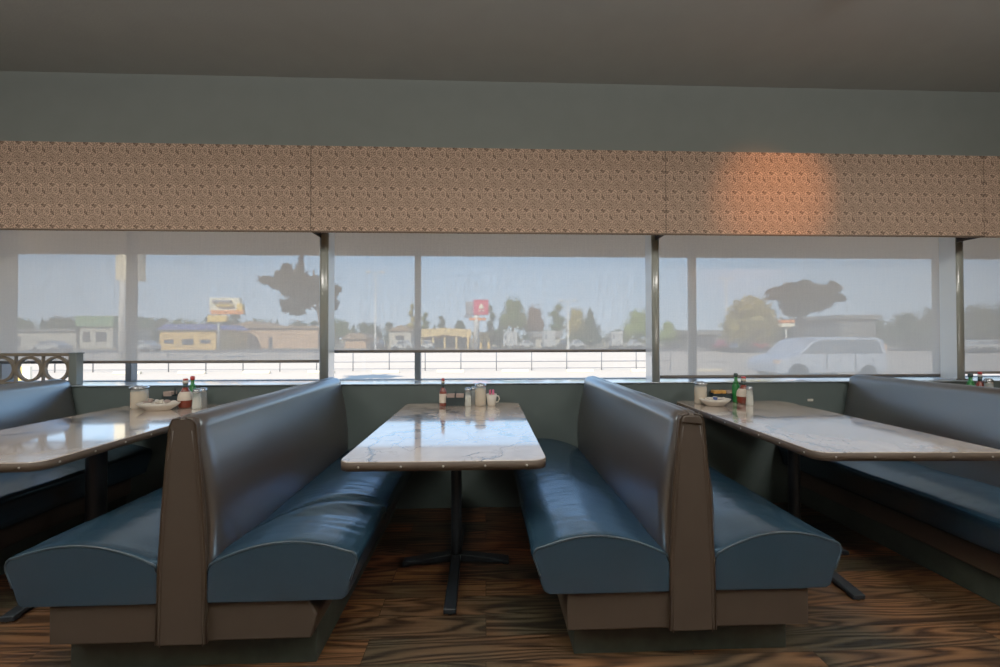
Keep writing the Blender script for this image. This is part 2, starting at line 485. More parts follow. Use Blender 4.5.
def seat_mesh(side, crease=False, seed=0, reach=0.59, fr=0.0):
    """puffed cushion, section swept along the bench; side=+1 right of the backrest"""
    x0, x1 = 0.075, reach
    sec = []
    def q(cx, cz, r, a0, a1, n):
        for i in range(n + 1):
            a = math.radians(a0 + (a1 - a0) * i / n)
            sec.append((cx + r * math.cos(a), cz + r * math.sin(a)))
    sec.append((x0, 0.281)); sec.append((x0, 0.34)); sec.append((x0 + .002, 0.39))
    n = 18
    for i in range(n + 1):      # crown
        t = i / n
        x = x0 + 0.012 + (x1 - 0.035 - x0 - 0.012) * t
        z = 0.408 + 0.076 * math.sin(PI * min(1, t * 0.86 + 0.02)) ** 0.8 + 0.012 * t
        sec.append((x, z))
    zt = sec[-1][1]
    for a in (60, 35, 10, -15):
        sec.append((x1 - 0.03 + 0.03 * math.cos(math.radians(a)), zt - 0.032 + 0.032 * math.sin(math.radians(a))))
    for t in (0.25, 0.5, 0.75, 0.92):
        sec.append((x1 - 0.004 - 0.04 * t, zt - 0.04 + (0.281 - zt + 0.04) * t))
    sec.append((x1 - 0.055, 0.281)); sec.append((0.35, 0.280)); sec.append((0.2, 0.280))
    cx, cz = (x0 + x1) / 2, 0.36
    st_ = [(0.0, 0.955), (0.003, 0.972), (0.010, 0.988), (0.020, 0.997), (0.03, 1.0)]
    y = 0.05
    while y < L: st_.append((y, 1.0)); y += (0.007 if crease and y < 0.55 else 0.02)
    st_.append((L, 1.0))
    bm = B(); rings = []
    for (yy, s) in st_:
        ring = []
        for (x, z) in sec:
            px, pz = cx + (x - cx) * s, cz + (z - cz) * s
            px = max(px, x0)
            if z > 0.4 and yy > 0.02:     # soft unevenness and pull wrinkles
                k = min(1, (yy - 0.02) * 10)
                pz += k * 0.006 * noise.noise(Vector((x * 5, yy * 3.2, seed)))
                pz += k * 0.0022 * noise.noise(Vector((x * 9, yy * 34, seed + 5)))
                if crease:
                    u = (x - x0) / (x1 - x0)
                    yc = 0.13 + 0.27 * (1 - (1 - u) ** 2.0)
                    for dd, am in ((0, 0.016), (0.04, 0.009)):
                        pz -= am * math.exp(-((yy - yc - dd) / 0.011) ** 2) * min(1, 0.35 + u)
                    pz += 0.008 * math.exp(-((yy - yc - 0.02) / 0.010) ** 2)
                    pz += 0.012 * math.exp(-((yy - yc + 0.06) / 0.05) ** 2)
            if z > 0.3 and x > x1 - 0.08 and yy > .02:
                px += 0.005 * noise.noise(Vector((2, yy * 4, seed + 9)))
            ring.append(bm.verts.new((side * px, yy - 0.012, pz)))
        rings.append(ring)
    N = len(sec)
    for a, b in zip(rings, rings[1:]):
        for k in range(N): bm.faces.new((a[k], a[(k + 1) % N], b[(k + 1) % N], b[k]))
    bm.faces.new(rings[0]); bm.faces.new(rings[-1])
    return bm, [(side * (cx + (x - cx) * 0.972), -0.0105, cz + (z - cz) * 0.972) for x, z in sec]

def pad_profile():
    """half outline of the padded back: bulges, then rolls over at the crest"""
    p = [(0.0, 0.30), (0.084, 0.30), (0.093, 0.36), (0.102, 0.44), (0.103, 0.54), (0.096, 0.64), (0.084, 0.72), (0.071, 0.79), (0.060, 0.84)]
    for a in range(0, 91, 12):
        r = math.radians(min(a, 90))
        p.append((0.014 + 0.041 * math.cos(r), 0.885 + 0.045 * math.sin(r)))
    p.append((0.0, 0.931))
    return p

def back_pad_mesh(side, seed):
    sec = pad_profile(); cx, cz = 0.02, 0.6
    sts = [(0.004, 0.0), (0.006, 0.006), (0.012, 0.012), (0.022, 0.017), (0.036, 0.020)]
    y = 0.06
    while y < L - 0.05: sts.append((y, 0.020)); y += 0.03
    sts += [(L - 0.045, 0.02), (L - 0.02, 0.014), (L - 0.006, 0.006), (L, 0.0)]
    bm = B(); rings = []
    for yy, g in sts:
        ring = []
        for x, z in sec:
            d = g - 0.020
            nx, nz = x, z
            if x > 0.001:
                if z < 0.85: nx = x + d
                else:
                    a = math.atan2(z - 0.885, x - 0.02)
                    nx = x + d * math.cos(a); nz = z + d * math.sin(a)
            elif z > 0.9: nz = z + d
            if z > 0.4:
                nx += 0.0035 * noise.noise(Vector((z * 4, yy * 3, seed))) * min(1, x * 20)
                if z > 0.75: nz += 0.004 * noise.noise(Vector((1.3, yy * 4, seed)))
            ring.append(bm.verts.new((side * max(nx, 0), yy, nz)))
        rings.append(ring)
    N = len(sec)
    for a, b in zip(rings, rings[1:]):
        for k in range(N): bm.faces.new((a[k], a[(k + 1) % N], b[(k + 1) % N], b[k]))
    bm.faces.new(rings[0]); bm.faces.new(rings[-1])
    return bm

def booth(X, label, seed, sides=(-1, 1), crease=0, cut=False, reach=(0.59, 0.59)):
    t = thing('booth_bench', label, 'booth bench', (X, YN, 0))
    x0 = -0.455 if -1 in sides else -0.08
    x1 = (0.455 if cut else 0.443) if 1 in sides else 0.08
    mbox('toe_kick', 'toe', x0 + (0.0 if cut else 0.04), x1 - 0.03, 0.075, L, 0, 0.142, t, bevel=0.003)
    bm = B()
    pts = [(x0, 0.142), (x0, 0.279), (x1 - 0.03, 0.279), (x1, 0.222), (x1 - 0.02, 0.142)] if cut else [(x0, 0.142), (x0, 0.279), (x1, 0.279), (x1, 0.142)]
    prism(bm, pts, 0, L)
    obj('seat_base', bm, 'brown_panel', t, bevel=0.007, seg=3)
    for s in sides:
        bm, arc = seat_mesh(s, crease == s, seed + s, reach[0] if s < 0 else reach[1])
        c = obj('seat_cushion', bm, 'blue_vinyl', t, smooth=True)
        c['label'] = 'dark blue vinyl seat cushion'
        bm = B(); tube(bm, arc[2:28], 0.0036, 6)
        obj('piping', bm, 'worn', c, smooth=True)
    for s in (-1, 1):
        obj('back_cushion', back_pad_mesh(s, seed + 3 * s), 'brown_vinyl', t, smooth=True)
    bm = B()
    cap = [(-0.084, 0.140), (0.084, 0.140), (0.079, 0.40), (0.068, 0.60), (0.052, 0.80), (0.043, 0.90), (0.036, 0.916), (0.02, 0.922),
           (-0.02, 0.922), (-0.036, 0.916), (-0.043, 0.90), (-0.052, 0.80), (-0.068, 0.60), (-0.079, 0.40)]
    prism(bm, cap, -0.014, 0.03)
    e = obj('end_panel', bm, 'brown_panel', t, bevel=0.005, seg=3)
    for s in (-1, 1):
        bm = B()
        tube(bm, [(s * x, -0.012, z) for x, z in ((0.084, 0.144), (0.079, 0.40), (0.068, 0.60), (0.052, 0.80), (0.043, 0.90), (0.034, 0.918), (0.01, 0.924))], 0.0042, 8)
        tube(bm, [(s * (x - .012), -0.0135, z) for x, z in ((0.084, 0.136), (0.079, 0.40), (0.068, 0.60), (0.052, 0.80), (0.043, 0.88))], 0.0016, 6)
        obj('seam_piping', bm, 'piping', e, smooth=True)
    if not cut:   # folded tuck at the top of the end panel
      bm = B(); prism(bm, [(-0.038, 0.892), (0.038, 0.886), (0.036, 0.906), (0.024, 0.917), (-0.024, 0.918), (-0.034, 0.910)], -0.020, -0.008)
      obj('folded_corner', bm, 'brown_panel', e, bevel=0.004)
    return t

booth(-1.052, 'double booth bench left of the middle table, blue seats and brown back, creased right seat', 11, crease=1, cut=True, reach=(0.595, 0.605))
booth(0.748, 'double booth bench right of the middle table, smooth blue seats and brown back', 23, reach=(0.585, 0.565))
booth(2.70, 'booth bench at the right edge, plain brown back and blue seat behind the right table', 37)
booth(-2.87, 'booth bench at the left edge, brown back beneath the ring-cutout screen', 51)

# ------------------------------------------------------------------ tables
def table(x, yc, rz, label, Lt=1.30, Wt=0.765, col=0.028):
    t = thing('booth_table', label, 'table', (x, yc, 0), rz)
    def rr(w, l, r):
        pts = []
        for cx, cy, a0 in ((w - r, l - r, 0), (-w + r, l - r, 90), (-w + r, -l + r, 180), (w - r, -l + r, 270)):
            for i in range(9):
                a = math.radians(a0 + 90 * i / 8)
                pts.append((cx + r * math.cos(a), cy + r * math.sin(a)))
        return pts
    bm = B(); prism(bm, rr(Wt / 2 - .002, Lt / 2 - .002, 0.05), 0.716, 0.746, 'Z')
    top = obj('tabletop', bm, 'marble', t, bevel=0.002)
    bm = B()
    o_, i_ = rr(Wt / 2, Lt / 2, 0.052), rr(Wt / 2 - 0.003, Lt / 2 - 0.003, 0.049)
    n = len(o_)
    V = [[bm.verts.new((a, b, z)) for a, b in ps] for ps, z in ((o_, 0.711), (o_, 0.742), (i_, 0.7435), (i_, 0.711))]
    for r_ in range(4):
        A_, B_ = V[r_], V[(r_ + 1) % 4]
        for k in range(n): bm.faces.new((A_[k], A_[(k + 1) % n], B_[(k + 1) % n], B_[k]))
    ed = obj('edge_band', bm, 'edge', t, smooth=True)
    # round nails spaced along the band
    def nail(px, py, rzz):
        bm = B(); lathe(bm, [(0.0042, 0), (0.0036, 0.0012), (0.0018, 0.002), (0.0, 0.0022)], 10)
        o = obj('nail', bm, 'nickel', ed, (px, py, 0.727), smooth=True); o.rotation_euler = (PI / 2, 0, rzz)
    k = -2
    while k <= 2:
        nail(k * 0.155, -Lt / 2, 0); k += 1
    for k in range(-4, 5):
        nail(Wt / 2, k * 0.145, PI / 2); nail(-Wt / 2, k * 0.145, -PI / 2)
    # pedestal
    bm = B(); lathe(bm, [(col + .002, 0.055), (col, 0.07), (col, 0.68), (col + .006, 0.70), (col + .006, 0.705)], 20)
    obj('column', bm, 'iron', t, smooth=True)
    bm = B(); box(bm, -0.03, 0.03, -0.4, 0.4, 0.697, 0.711); box(bm, -0.2, 0.2, -0.03, 0.03, 0.697, 0.711)
    obj('top_spider', bm, 'iron', t, bevel=0.002)
    for ang, ln in ((0, 0.28), (PI, 0.28), (PI / 2, 0.40), (-PI / 2, 0.40)):
        bm = B()
        prof = [(0, 0.022), (0, 0.062), (0.05, 0.058), (ln - 0.03, 0.030), (ln, 0.026), (ln, 0.004), (ln - 0.03, 0.004), (ln - 0.04, 0.014), (0.05, 0.022)]
        A_ = []; B_ = []
        for a, b in prof:
            w = 0.024 if a < ln - 0.05 else 0.028
            A_.append(bm.verts.new((a, -w, b))); B_.append(bm.verts.new((a, w, b)))
        n = len(prof)
        for i in range(n): bm.faces.new((A_[i], A_[(i + 1) % n], B_[(i + 1) % n], B_[i]))
        bm.faces.new(A_[::-1]); bm.faces.new(B_)
        o = obj('foot', bm, 'iron', t, bevel=0.004); o.rotation_euler = (0, 0, ang)
        bm = B(); lathe(bm, [(0.016, 0), (0.016, 0.006)], 12)
        obj('glide', bm, 'iron', o, (ln - 0.018, 0, 0))
    return t
table(-0.157, 2.15, 0.0, 'marble-top booth table in the middle, between the two full benches', Lt=1.325, Wt=0.775)
table(-2.035, 2.175, 0.025, 'marble-top booth table at the left, mirroring the bright window gap', col=0.042)
table(1.715, 2.175, -0.035, 'marble-top booth table at the right, showing dark veins')

# ------------------------------------------------------------------ tabletop things
M['sugar'] = mat('sugar', (222, 186, 142), 0.9, vary=0.06, nscale=200)
M['salt'] = mat('salt', (232, 222, 206), 0.9, vary=0.05, nscale=200)
M['pepper'] = mat('pepper', (70, 64, 56), 0.9, vary=0.3, nscale=300)
M['sauce'] = mat('red_sauce', (120, 42, 26), 0.3, vary=0.15, nscale=40)
M['red_cap'] = mat('red_cap', (190, 40, 40), 0.4)
M['green_cap'] = mat('green_plastic', (24, 120, 50), 0.35)
M['dark_neck'] = mat('dark_neck_band', (22, 44, 42), 0.4)
M['white_label'] = mat('paper_label', (232, 216, 196), 0.6, vary=0.1, nscale=40)
M['caddy'] = mat('black_plastic', (26, 38, 42), 0.45)
M['packet'] = mat('paper_packets', (160, 136, 126), 0.7, vary=0.12, nscale=60)
M['pink'] = mat('pink_packets', (232, 96, 138), 0.6, vary=0.1, nscale=60)
M['ceramic'] = mat('white_ceramic', (220, 212, 198), 0.25, vary=0.04)
M['cream'] = mat('creamer_cup', (236, 226, 208), 0.4, vary=0.05)
M['jelly'] = mat('jelly_amber', (214, 150, 70), 0.35, vary=0.15)
M['blueprint'] = mat('blue_print', (60, 84, 150), 0.5)

TZ = 0.7465
def jar(x, y, label, h=0.145, r=0.04, group=None):
    t = thing('sugar_jar', label, 'jar', (x, y, TZ), group=group)
    bm = B(); lathe(bm, [(r * .9, 0), (r, 0.006), (r, h * 0.84), (r * 0.92, h * 0.88)], 24, caps=False)
    obj('glass_body', bm, 'jar_glass', t, smooth=True)
    bm = B(); lathe(bm, [(r * .85, 0.003), (r * .94, 0.008), (r * .94, h * 0.74), (r * .5, h * 0.77)], 24)
    obj('sugar_fill', bm, 'sugar', t, smooth=True)
    bm = B(); lathe(bm, [(r * .97, h * .86), (r * 1.06, h * .865), (r * 1.08, h * .95), (r * .8, h), (r * .3, h * 1.01)], 24)
    l_ = obj('metal_lid', bm, 'steel', t, smooth=True)
    bm = B(); box(bm, -0.012, 0.012, -0.016, 0.012, h * 1.0, h * 1.03)
    obj('pour_flap', bm, 'steel', l_)
    return t
def shaker(x, y, label, fill, h=0.115, r=0.021):
    t = thing(fill + '_shaker', label, 'shaker', (x, y, TZ))
    bm = B(); lathe(bm, [(r, 0), (r * 1.05, 0.004), (r * .92, h * .5), (r * .85, h * 0.8)], 12, caps=False)
    obj('glass_body', bm, 'jar_glass', t)
    bm = B(); lathe(bm, [(r * .9, 0.003), (r * .94, 0.006), (r * .86, h * .55), (r * .6, h * .57)], 12)
    obj('fill', bm, fill, t)
    bm = B(); lathe(bm, [(r * .88, h * .79), (r * .95, h * .8), (r * .92, h * .92), (r * .6, h * .99), (0.0, h)], 16)
    obj('cap', bm, 'steel', t, smooth=True)
    return t
def bottle(x, y, label, kind, h=0.175):
    t = thing('sauce_bottle', label, 'bottle', (x, y, TZ))
    if kind == 'hot':
        r = 0.024
        bm = B(); lathe(bm, [(r * .9, 0), (r, 0.005), (r, h * .50), (r * .75, h * .58), (r * .42, h * .66), (r * .38, h * .84)], 20)
        obj('body', bm, 'sauce', t, smooth=True)
        bm = B(); lathe(bm, [(r * 1.03, h * .12), (r * 1.03, h * .44)], 20, caps=False)
        obj('paper_label', bm, 'white_label', t, smooth=True)
        bm = B(); lathe(bm, [(r * .48, h * .66), (r * .48, h * .83)], 16); obj('neck_band', bm, 'dark_neck', t, smooth=True)
        bm = B(); lathe(bm, [(r * .50, h * .83), (r * .50, h * .90)], 16); obj('cap_ring', bm, 'ceramic', t, smooth=True)
        bm = B(); lathe(bm, [(r * .46, h * .90), (r * .46, h * .985), (r * .3, h)], 16); obj('cap', bm, 'red_cap', t, smooth=True)
    elif kind == 'round':
        r = 0.040
        bm = B(); lathe(bm, [(r * .8, 0), (r, 0.012), (r * 1.02, h * .3), (r * .9, h * .48), (r * .5, h * .62), (r * .34, h * .7)], 24)
        obj('body', bm, 'sauce', t, smooth=True)
        bm = B(); lathe(bm, [(r * 1.06, h * .27), (r * 1.06, h * .32), (r * .97, h * .46), (r * .72, h * .55)], 24, caps=False)
        obj('paper_label', bm, 'white_label', t, smooth=True)
        bm = B(); lathe(bm, [(r * .36, h * .62), (r * .36, h * .84)], 16); obj('neck_band', bm, 'dark_neck', t, smooth=True)
        bm = B(); lathe(bm, [(r * .40, h * .84), (r * .40, h * .93)], 16); obj('cap_ring', bm, 'ceramic', t, smooth=True)
        bm = B(); lathe(bm, [(r * .36, h * .93), (r * .36, h * .99), (r * .25, h)], 16); obj('cap', bm, 'red_cap', t, smooth=True)
    else:
        r = 0.024
        bm = B(); lathe(bm, [(r * .9, 0), (r, 0.005), (r, h * .55), (r * .6, h * .66), (r * .45, h * .72), (r * .45, h * .86)], 20)
        obj('body', bm, 'green_cap', t, smooth=True)
        bm = B(); lathe(bm, [(r * .72, h * .62), (r * .72, h * .68), (r * .6, h * .72)], 16); obj('shoulder_ring', bm, 'green_cap', t, smooth=True)
        bm = B(); lathe(bm, [(r * .55, h * .86), (r * .6, h * .9), (r * .6, h * .96), (r * .4, h)], 16); obj('cap', bm, 'red_cap' if kind == 'green_red' else 'dark_neck', t, smooth=True)
    return t
def dish(x, y, label, sx=1.55, rz=0.0, content='cream'):
    t = thing('oval_dish', label, 'dish', (x, y, TZ), rz)
    bm = B(); lathe(bm, [(0.035, 0), (0.04, 0.004), (0.062, 0.03), (0.07, 0.046), (0.067, 0.047), (0.058, 0.030), (0.04, 0.01), (0.0, 0.008)], 32, sx=sx, sy=1)
    obj('bowl', bm, 'ceramic', t, smooth=True)
    return t
def creamer(x, y, z, label, group, i, m='cream'):
    t = thing('creamer_cup', label, 'creamer', (x, y, z), i * 1.3, group)
    t.rotation_euler = (0.5 * math.sin(i * 2.1), 0.5 * math.cos(i * 1.7), i)
    bm = B(); lathe(bm, [(0.011, 0), (0.015, 0.018)], 14); obj('cup', bm, m, t)
    bm = B(); lathe(bm, [(0.0175, 0.018), (0.0175, 0.0195)], 14); obj('foil_lid', bm, 'ceramic' if i % 3 else 'packet', t)
    return t
def caddy(x, y, label, w=0.125, d=0.07, h=0.075, rz=0.0, handle=True):
    t = thing('packet_caddy', label, 'caddy', (x, y, TZ), rz)
    bm = B(); q = 0.004
    box(bm, -w / 2, w / 2, -d / 2, d / 2, 0, q)
    box(bm, -w / 2, w / 2, -d / 2, -d / 2 + q, q, h * .8); box(bm, -w / 2, w / 2, d / 2 - q, d / 2, q, h)
    box(bm, -w / 2, -w / 2 + q, -d / 2 + q, d / 2 - q, q, h * .9); box(bm, w / 2 - q, w / 2, -d / 2 + q, d / 2 - q, q, h * .9)
    box(bm, -q / 2, q / 2, -d / 2 + q, d / 2 - q, q, h * .9)
    obj('box', bm, 'caddy', t, bevel=0.001)
    if handle:
        bm = B(); tube(bm, [(-.0, 0, h * .7), (-.004, 0, h * 1.25), (0, 0, h * 1.45), (.004, 0, h * 1.25), (.002, 0, h * .7)], 0.0025, 6); obj('handle', bm, 'caddy', t)
    return t
def packet(x, y, z, label, group, m, rz=0.0, tilt=0.0, cat='packet', w=0.05, h=0.062):
    bm = B(); box(bm, -w / 2, w / 2, -0.0022, 0.0022, 0, h)
    o = obj('sweetener_packet', bm, m, None, (x, y, z), bevel=0.001); o.rotation_euler = (tilt, 0, rz)
    return tag(o, label, cat, group)

# --- middle table, far end
yb = 2.70
def px_at(px, y): return at(px, 395, y).x
bottle(px_at(443, 2.70), 2.70, 'slim red-capped sauce bottle at the left end of the middle condiments', 'hot', h=0.185)
cdx = px_at(455.5, 2.71)
caddy(cdx, 2.71, 'black two-slot packet caddy beside the slim sauce bottle on the middle table', w=0.122, d=0.07, h=0.072)
g = 'paper packets in the middle table caddy'
for s in (-1, 1):
    for i in range(5):
        packet(cdx + s * 0.031, 2.685 + i * 0.012, TZ + 0.012, 'pale paper packet filed upright in the black caddy on the middle table', g, 'packet', 0.03 * (i % 3 - 1), 0.04, h=0.066 + 0.002 * (i % 2))
shaker(px_at(468, 2.69), 2.69, 'salt shaker on the middle table, beside the black caddy', 'salt', h=0.122, r=0.0215)
shaker(px_at(474, 2.745), 2.745, 'pepper shaker half hidden behind the middle salt shaker', 'pepper', h=0.122, r=0.021)
jar(px_at(480.5, 2.69), 2.69, 'tall glass sugar jar on the middle table, between shakers and pink packets', h=0.15, r=0.036)
cpx = px_at(491.5, 2.69)
t = thing('packet_cup', 'small white cup with side handle holding pink packets on the middle table', 'cup', (cpx, 2.69, TZ))
bm = B(); lathe(bm, [(0.022, 0), (0.026, 0.004), (0.036, 0.078), (0.0335, 0.078), (0.024, 0.008), (0, 0.007)], 24); obj('cup_body', bm, 'ceramic', t, smooth=True)
bm = B(); tube(bm, [(0.034, 0, 0.066), (0.048, 0, 0.064), (0.053, 0, 0.045), (0.044, 0, 0.026), (0.029, 0, 0.022)], 0.004, 8); obj('handle', bm, 'ceramic', t, smooth=True)
for i in range(6):
    packet(cpx - 0.016 + 0.0065 * i, 2.69 + 0.008 * math.sin(i * 2), TZ + 0.03, 'pink sweetener packet standing in the small white cup', 'pink packets in the white cup', 'pink', 1.3 + 0.12 * math.sin(i), 0.10 * math.cos(2 * i), w=0.026, h=0.066 + 0.006 * (i % 3))

# --- left table, far end
jar(px_at(139.5, 2.70), 2.70, 'glass sugar jar on the left table, left of the oval dish', h=0.145, r=0.047)
dx = px_at(158.5, 2.62)
dish(dx, 2.62, 'white oval dish heaped with creamer cups on the left table', sx=1.85)
for i, (a, b, c) in enumerate(((-.085, .0, .032), (-.05, -.02, .024), (-.045, .025, .024), (-.01, 0, .018), (.03, -.02, .02), (.035, .022, .02), (.07, 0, .028), (-.02, .01, .04), (.01, .01, .04), (.05, 0, .04), (-.06, .01, .048), (.09, .005, .034))):
    creamer(dx + a, 2.62 + b, TZ + c, 'small creamer cup piled in the white oval dish on the left table', 'creamers in the left dish', i, 'packet' if i == 10 else 'cream')
cx_ = px_at(175, 2.79)
caddy(cx_, 2.79, 'dark packet caddy behind the oval dish on the left table', w=0.13, d=0.06, h=0.085)
for i in range(4):
    packet(cx_ - 0.034 + 0.003 * i, 2.772 + i * 0.012, TZ + 0.012, 'pale paper packet in the dark caddy on the left table', 'paper packets in the left table caddy', 'packet', 0.05, 0.03, h=0.086)
bottle(px_at(185.5, 2.70), 2.70, 'round-bodied sauce bottle with red cap and pale label on the left table', 'round', h=0.192)
bottle(px_at(192.5, 2.785), 2.785, 'green bottle behind the round sauce bottle on the left table', 'green_red', h=0.2)
shaker(px_at(197, 2.66), 2.66, 'salt shaker on the left table, beside the round sauce bottle', 'salt', h=0.13, r=0.026)
shaker(px_at(203, 2.72), 2.72, 'pepper shaker rightmost among the left table condiments', 'pepper', h=0.128, r=0.025)

# --- right table, far end
jar(px_at(700.5, 2.71), 2.71, 'glass sugar jar on the right table, left of the scalloped dish', h=0.15, r=0.039)
dx = px_at(715, 2.62)
dish(dx, 2.62, 'white scalloped dish with creamers on the right table', sx=1.45)
for i, (a, b, c) in enumerate(((-.06, .0, .03), (-.03, -.015, .024), (0, .015, .022), (.03, -.01, .024), (.06, .0, .03), (0, 0, .036))):
    creamer(dx + a, 2.62 + b, TZ + c, 'small creamer cup lying in the scalloped dish on the right table', 'creamers in the right dish', i, 'blueprint' if i == 5 else 'cream')
cx_ = px_at(725, 2.79)
caddy(cx_, 2.79, 'dark jelly caddy standing behind the dish on the right table', w=0.20, d=0.06, h=0.07, handle=False)
for i in range(6):
    bm = B(); box(bm, -.014, .014, -.02, .02, 0, .022)
    o = obj('jelly_tub', bm, 'jelly' if i < 3 else 'packet', None, (cx_ - 0.078 + 0.031 * i, 2.79, TZ + 0.058), bevel=0.003)
    if i < 3: tag(o, 'small amber jelly tub in the dark caddy on the right table', 'jelly tub', 'amber jelly tubs in the caddy')
    else: tag(o, 'small pale jelly tub in the right half of the dark caddy', 'jelly tub', 'pale jelly tubs in the caddy')
bottle(px_at(736, 2.76), 2.76, 'green bottle on the right table, beside the red-capped round bottle', 'green', h=0.205)
bottle(px_at(743.5, 2.70), 2.70, 'round-bodied sauce bottle with red cap on the right table', 'round', h=0.185)
shaker(px_at(749.5, 2.63), 2.63, 'salt shaker on the right table, in front of the round sauce bottle', 'salt', h=0.126, r=0.022)
# --- beyond the right-hand bench: another table with its condiments
table(3.58, 2.17, 0.0, 'marble-top booth table hidden beyond the right-edge bench')
p = at(970.5, 380, 2.74); bottle(p.x, 2.74, 'green bottle peeking over the back of the right-edge bench', 'green', h=0.195)
p = at(980, 380, 2.76); bottle(p.x, 2.76, 'red-capped sauce bottle just visible over the right-edge bench', 'hot', h=0.205)
p = at(988.5, 380, 2.72); shaker(p.x, 2.72, 'shaker top just visible over the right-edge bench', 'salt', h=0.162, r=0.026)

# small white plate on the wainscot
bm = B(); box(bm, -0.02, 0.02, -0.006, 0, -0.008, 0.008)
p = at(810, 400, W0)
t = thing('wall_plate', 'tiny white plate on the dark wall above the right table', 'wall plate', (p.x, W0, p.z))
obj('plate', bm, 'ceramic', t, bevel=0.002)
bm = B(); lathe(bm, [(0.003, 0), (0.002, 0.0015)], 8); o = obj('screw', bm, 'nickel', t, (0, -0.006, 0)); o.rotation_euler = (PI / 2, 0, 0)

# ------------------------------------------------------------------ ring-cutout screen on the sill
M['screen'] = mat('screen_wood', (120, 108, 92), 0.5, vary=0.15, nscale=10)
M['screen_post'] = mat('screen_post', (104, 114, 112), 0.5, vary=0.05)
xr = at(72, 366, 2.90).x
scr = thing('ring_screen', 'low decorative screen of ring cutouts on the window sill at far left', 'screen', (xr, 2.90, 0.88))
bm = B(); box(bm, -0.95, 0, -0.012, 0.012, 0.198, 0.222); obj('top_rail', bm, 'screen', scr, bevel=0.003)
bm = B(); box(bm, -0.95, 0, -0.012, 0.012, 0, 0.022); obj('bottom_rail', bm, 'screen', scr, bevel=0.003)
bm = B(); box(bm, -0.013, 0.0, -0.012, 0.012, 0.022, 0.198); obj('stile', bm, 'screen', scr)
for k in range(5):
    c = -0.013 - 0.088 - k * 0.182
    bm = B(); n = 32
    ro, ri = 0.088, 0.072
    A_ = [[bm.verts.new((c + r * math.cos(2 * PI * i / n), y, 0.11 + r * math.sin(2 * PI * i / n))) for i in range(n)] for r, y in ((ro, -.01), (ri, -.01), (ri, .01), (ro, .01))]
    for q_ in range(4):
        for i in range(n): bm.faces.new((A_[q_][i], A_[q_][(i + 1) % n], A_[(q_ + 1) % 4][(i + 1) % n], A_[(q_ + 1) % 4][i]))
    obj('ring', bm, 'screen', scr, smooth=False)
    mbox('divider', 'screen', c - 0.094, c - 0.088, -0.01, 0.01, 0.022, 0.198, scr)
p0 = at(72.5, 366, 2.90).x; p1 = at(80, 366, 2.90).x
pst = thing('screen_post', 'short grey-green square post at the end of the ring screen', 'post', ((p0 + p1) / 2, 2.90, 0.88))
w = (p1 - p0) / 2
bm = B(); box(bm, -w, w, -0.025, 0.025, 0, 0.215); obj('shaft', bm, 'screen_post', pst, bevel=0.004)
bm = B(); box(bm, -w - .004, w + .004, -0.029, 0.029, 0.215, 0.224); obj('cap', bm, 'screen_post', pst, bevel=0.002)

# ------------------------------------------------------------------ outdoors
M['concrete'] = mat('pale_concrete', (190, 164, 146), 0.9, vary=0.06, nscale=0.8, bump=0.1, bscale=8)
M['lot'] = mat('sunlit_lot', (188, 170, 148), 0.9, vary=0.05, nscale=0.15)
M['road'] = mat('road_asphalt', (112, 102, 94), 0.9, vary=0.08, nscale=0.2)
M['dry_grass'] = mat('dry_grass', (150, 134, 104), 0.95, vary=0.15, nscale=0.4)
M['stop'] = mat('wheel_stop_concrete', (224, 206, 172), 0.85, vary=0.1)
M['rail'] = mat('galvanised_rail', (120, 120, 122), 0.5, metal=0.3)
M['yellow_wall'] = mat('yellow_stucco', (226, 180, 96), 0.9, vary=0.06, nscale=0.6)
M['beige_wall'] = mat('beige_stucco', (196, 158, 122), 0.9, vary=0.06, nscale=0.6)
M['tan_wall'] = mat('tan_stucco', (222, 188, 124), 0.9, vary=0.06, nscale=0.6)
M['pale_wall'] = mat('pale_siding', (186, 178, 162), 0.8, vary=0.05)
M['blue_roof'] = mat('blue_roof', (84, 92, 150), 0.6)
M['grey_roof'] = mat('grey_roof', (130, 128, 124), 0.8)
M['brown_roof'] = mat('brown_roof', (150, 124, 96), 0.8)
M['dark_win'] = mat('dark_window', (70, 70, 74), 0.2)
M['sign_white'] = mat('sign_white', (244, 232, 200), 0.6, vary=0.03)
M['sign_orange'] = mat('sign_orange', (240, 140, 60), 0.6)
M['sign_yellow'] = mat('sign_yellow', (240, 196, 90), 0.6)
M['sign_red'] = mat('sign_red', (206, 60, 92), 0.5, vary=0.04)
M['sign_grey'] = mat('sign_grey', (140, 138, 142), 0.6)
M['sign_green'] = mat('sign_green', (120, 150, 110), 0.7)
M['pole'] = mat('pole_metal', (206, 200, 190), 0.5)
M['car_white'] = mat('car_white', (182, 180, 174), 0.4, coat=0.5, vary=0.02)
M['car_dark'] = mat('car_dark', (60, 64, 74), 0.3, coat=0.5)
M['car_red'] = mat('car_red', (170, 60, 54), 0.3, coat=0.5)
M['van_silver'] = mat('van_silver', (176, 182, 192), 0.35, coat=0.5, vary=0.02)
M['tire'] = mat('tire', (30, 30, 32), 0.8)
M['car_glass'] = mat('car_glass', (104, 112, 122), 0.15, vary=0.1)
M['tail_lamp'] = mat('tail_lamp', (240, 190, 150), 0.3)
M['bark'] = mat('bark', (92, 76, 62), 0.9, vary=0.2)
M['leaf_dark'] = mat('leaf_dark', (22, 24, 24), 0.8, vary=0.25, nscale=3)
M['leaf_green'] = mat('leaf_green', (84, 98, 50), 0.85, vary=0.3, nscale=1.2)
M['leaf_deep'] = mat('leaf_deep', (56, 72, 46), 0.85, vary=0.3, nscale=1.2)
M['leaf_gold'] = mat('leaf_gold', (150, 134, 70), 0.85, vary=0.25, nscale=1.2)
M['leaf_lime'] = mat('leaf_lime', (126, 140, 58), 0.85, vary=0.25, nscale=1.2)
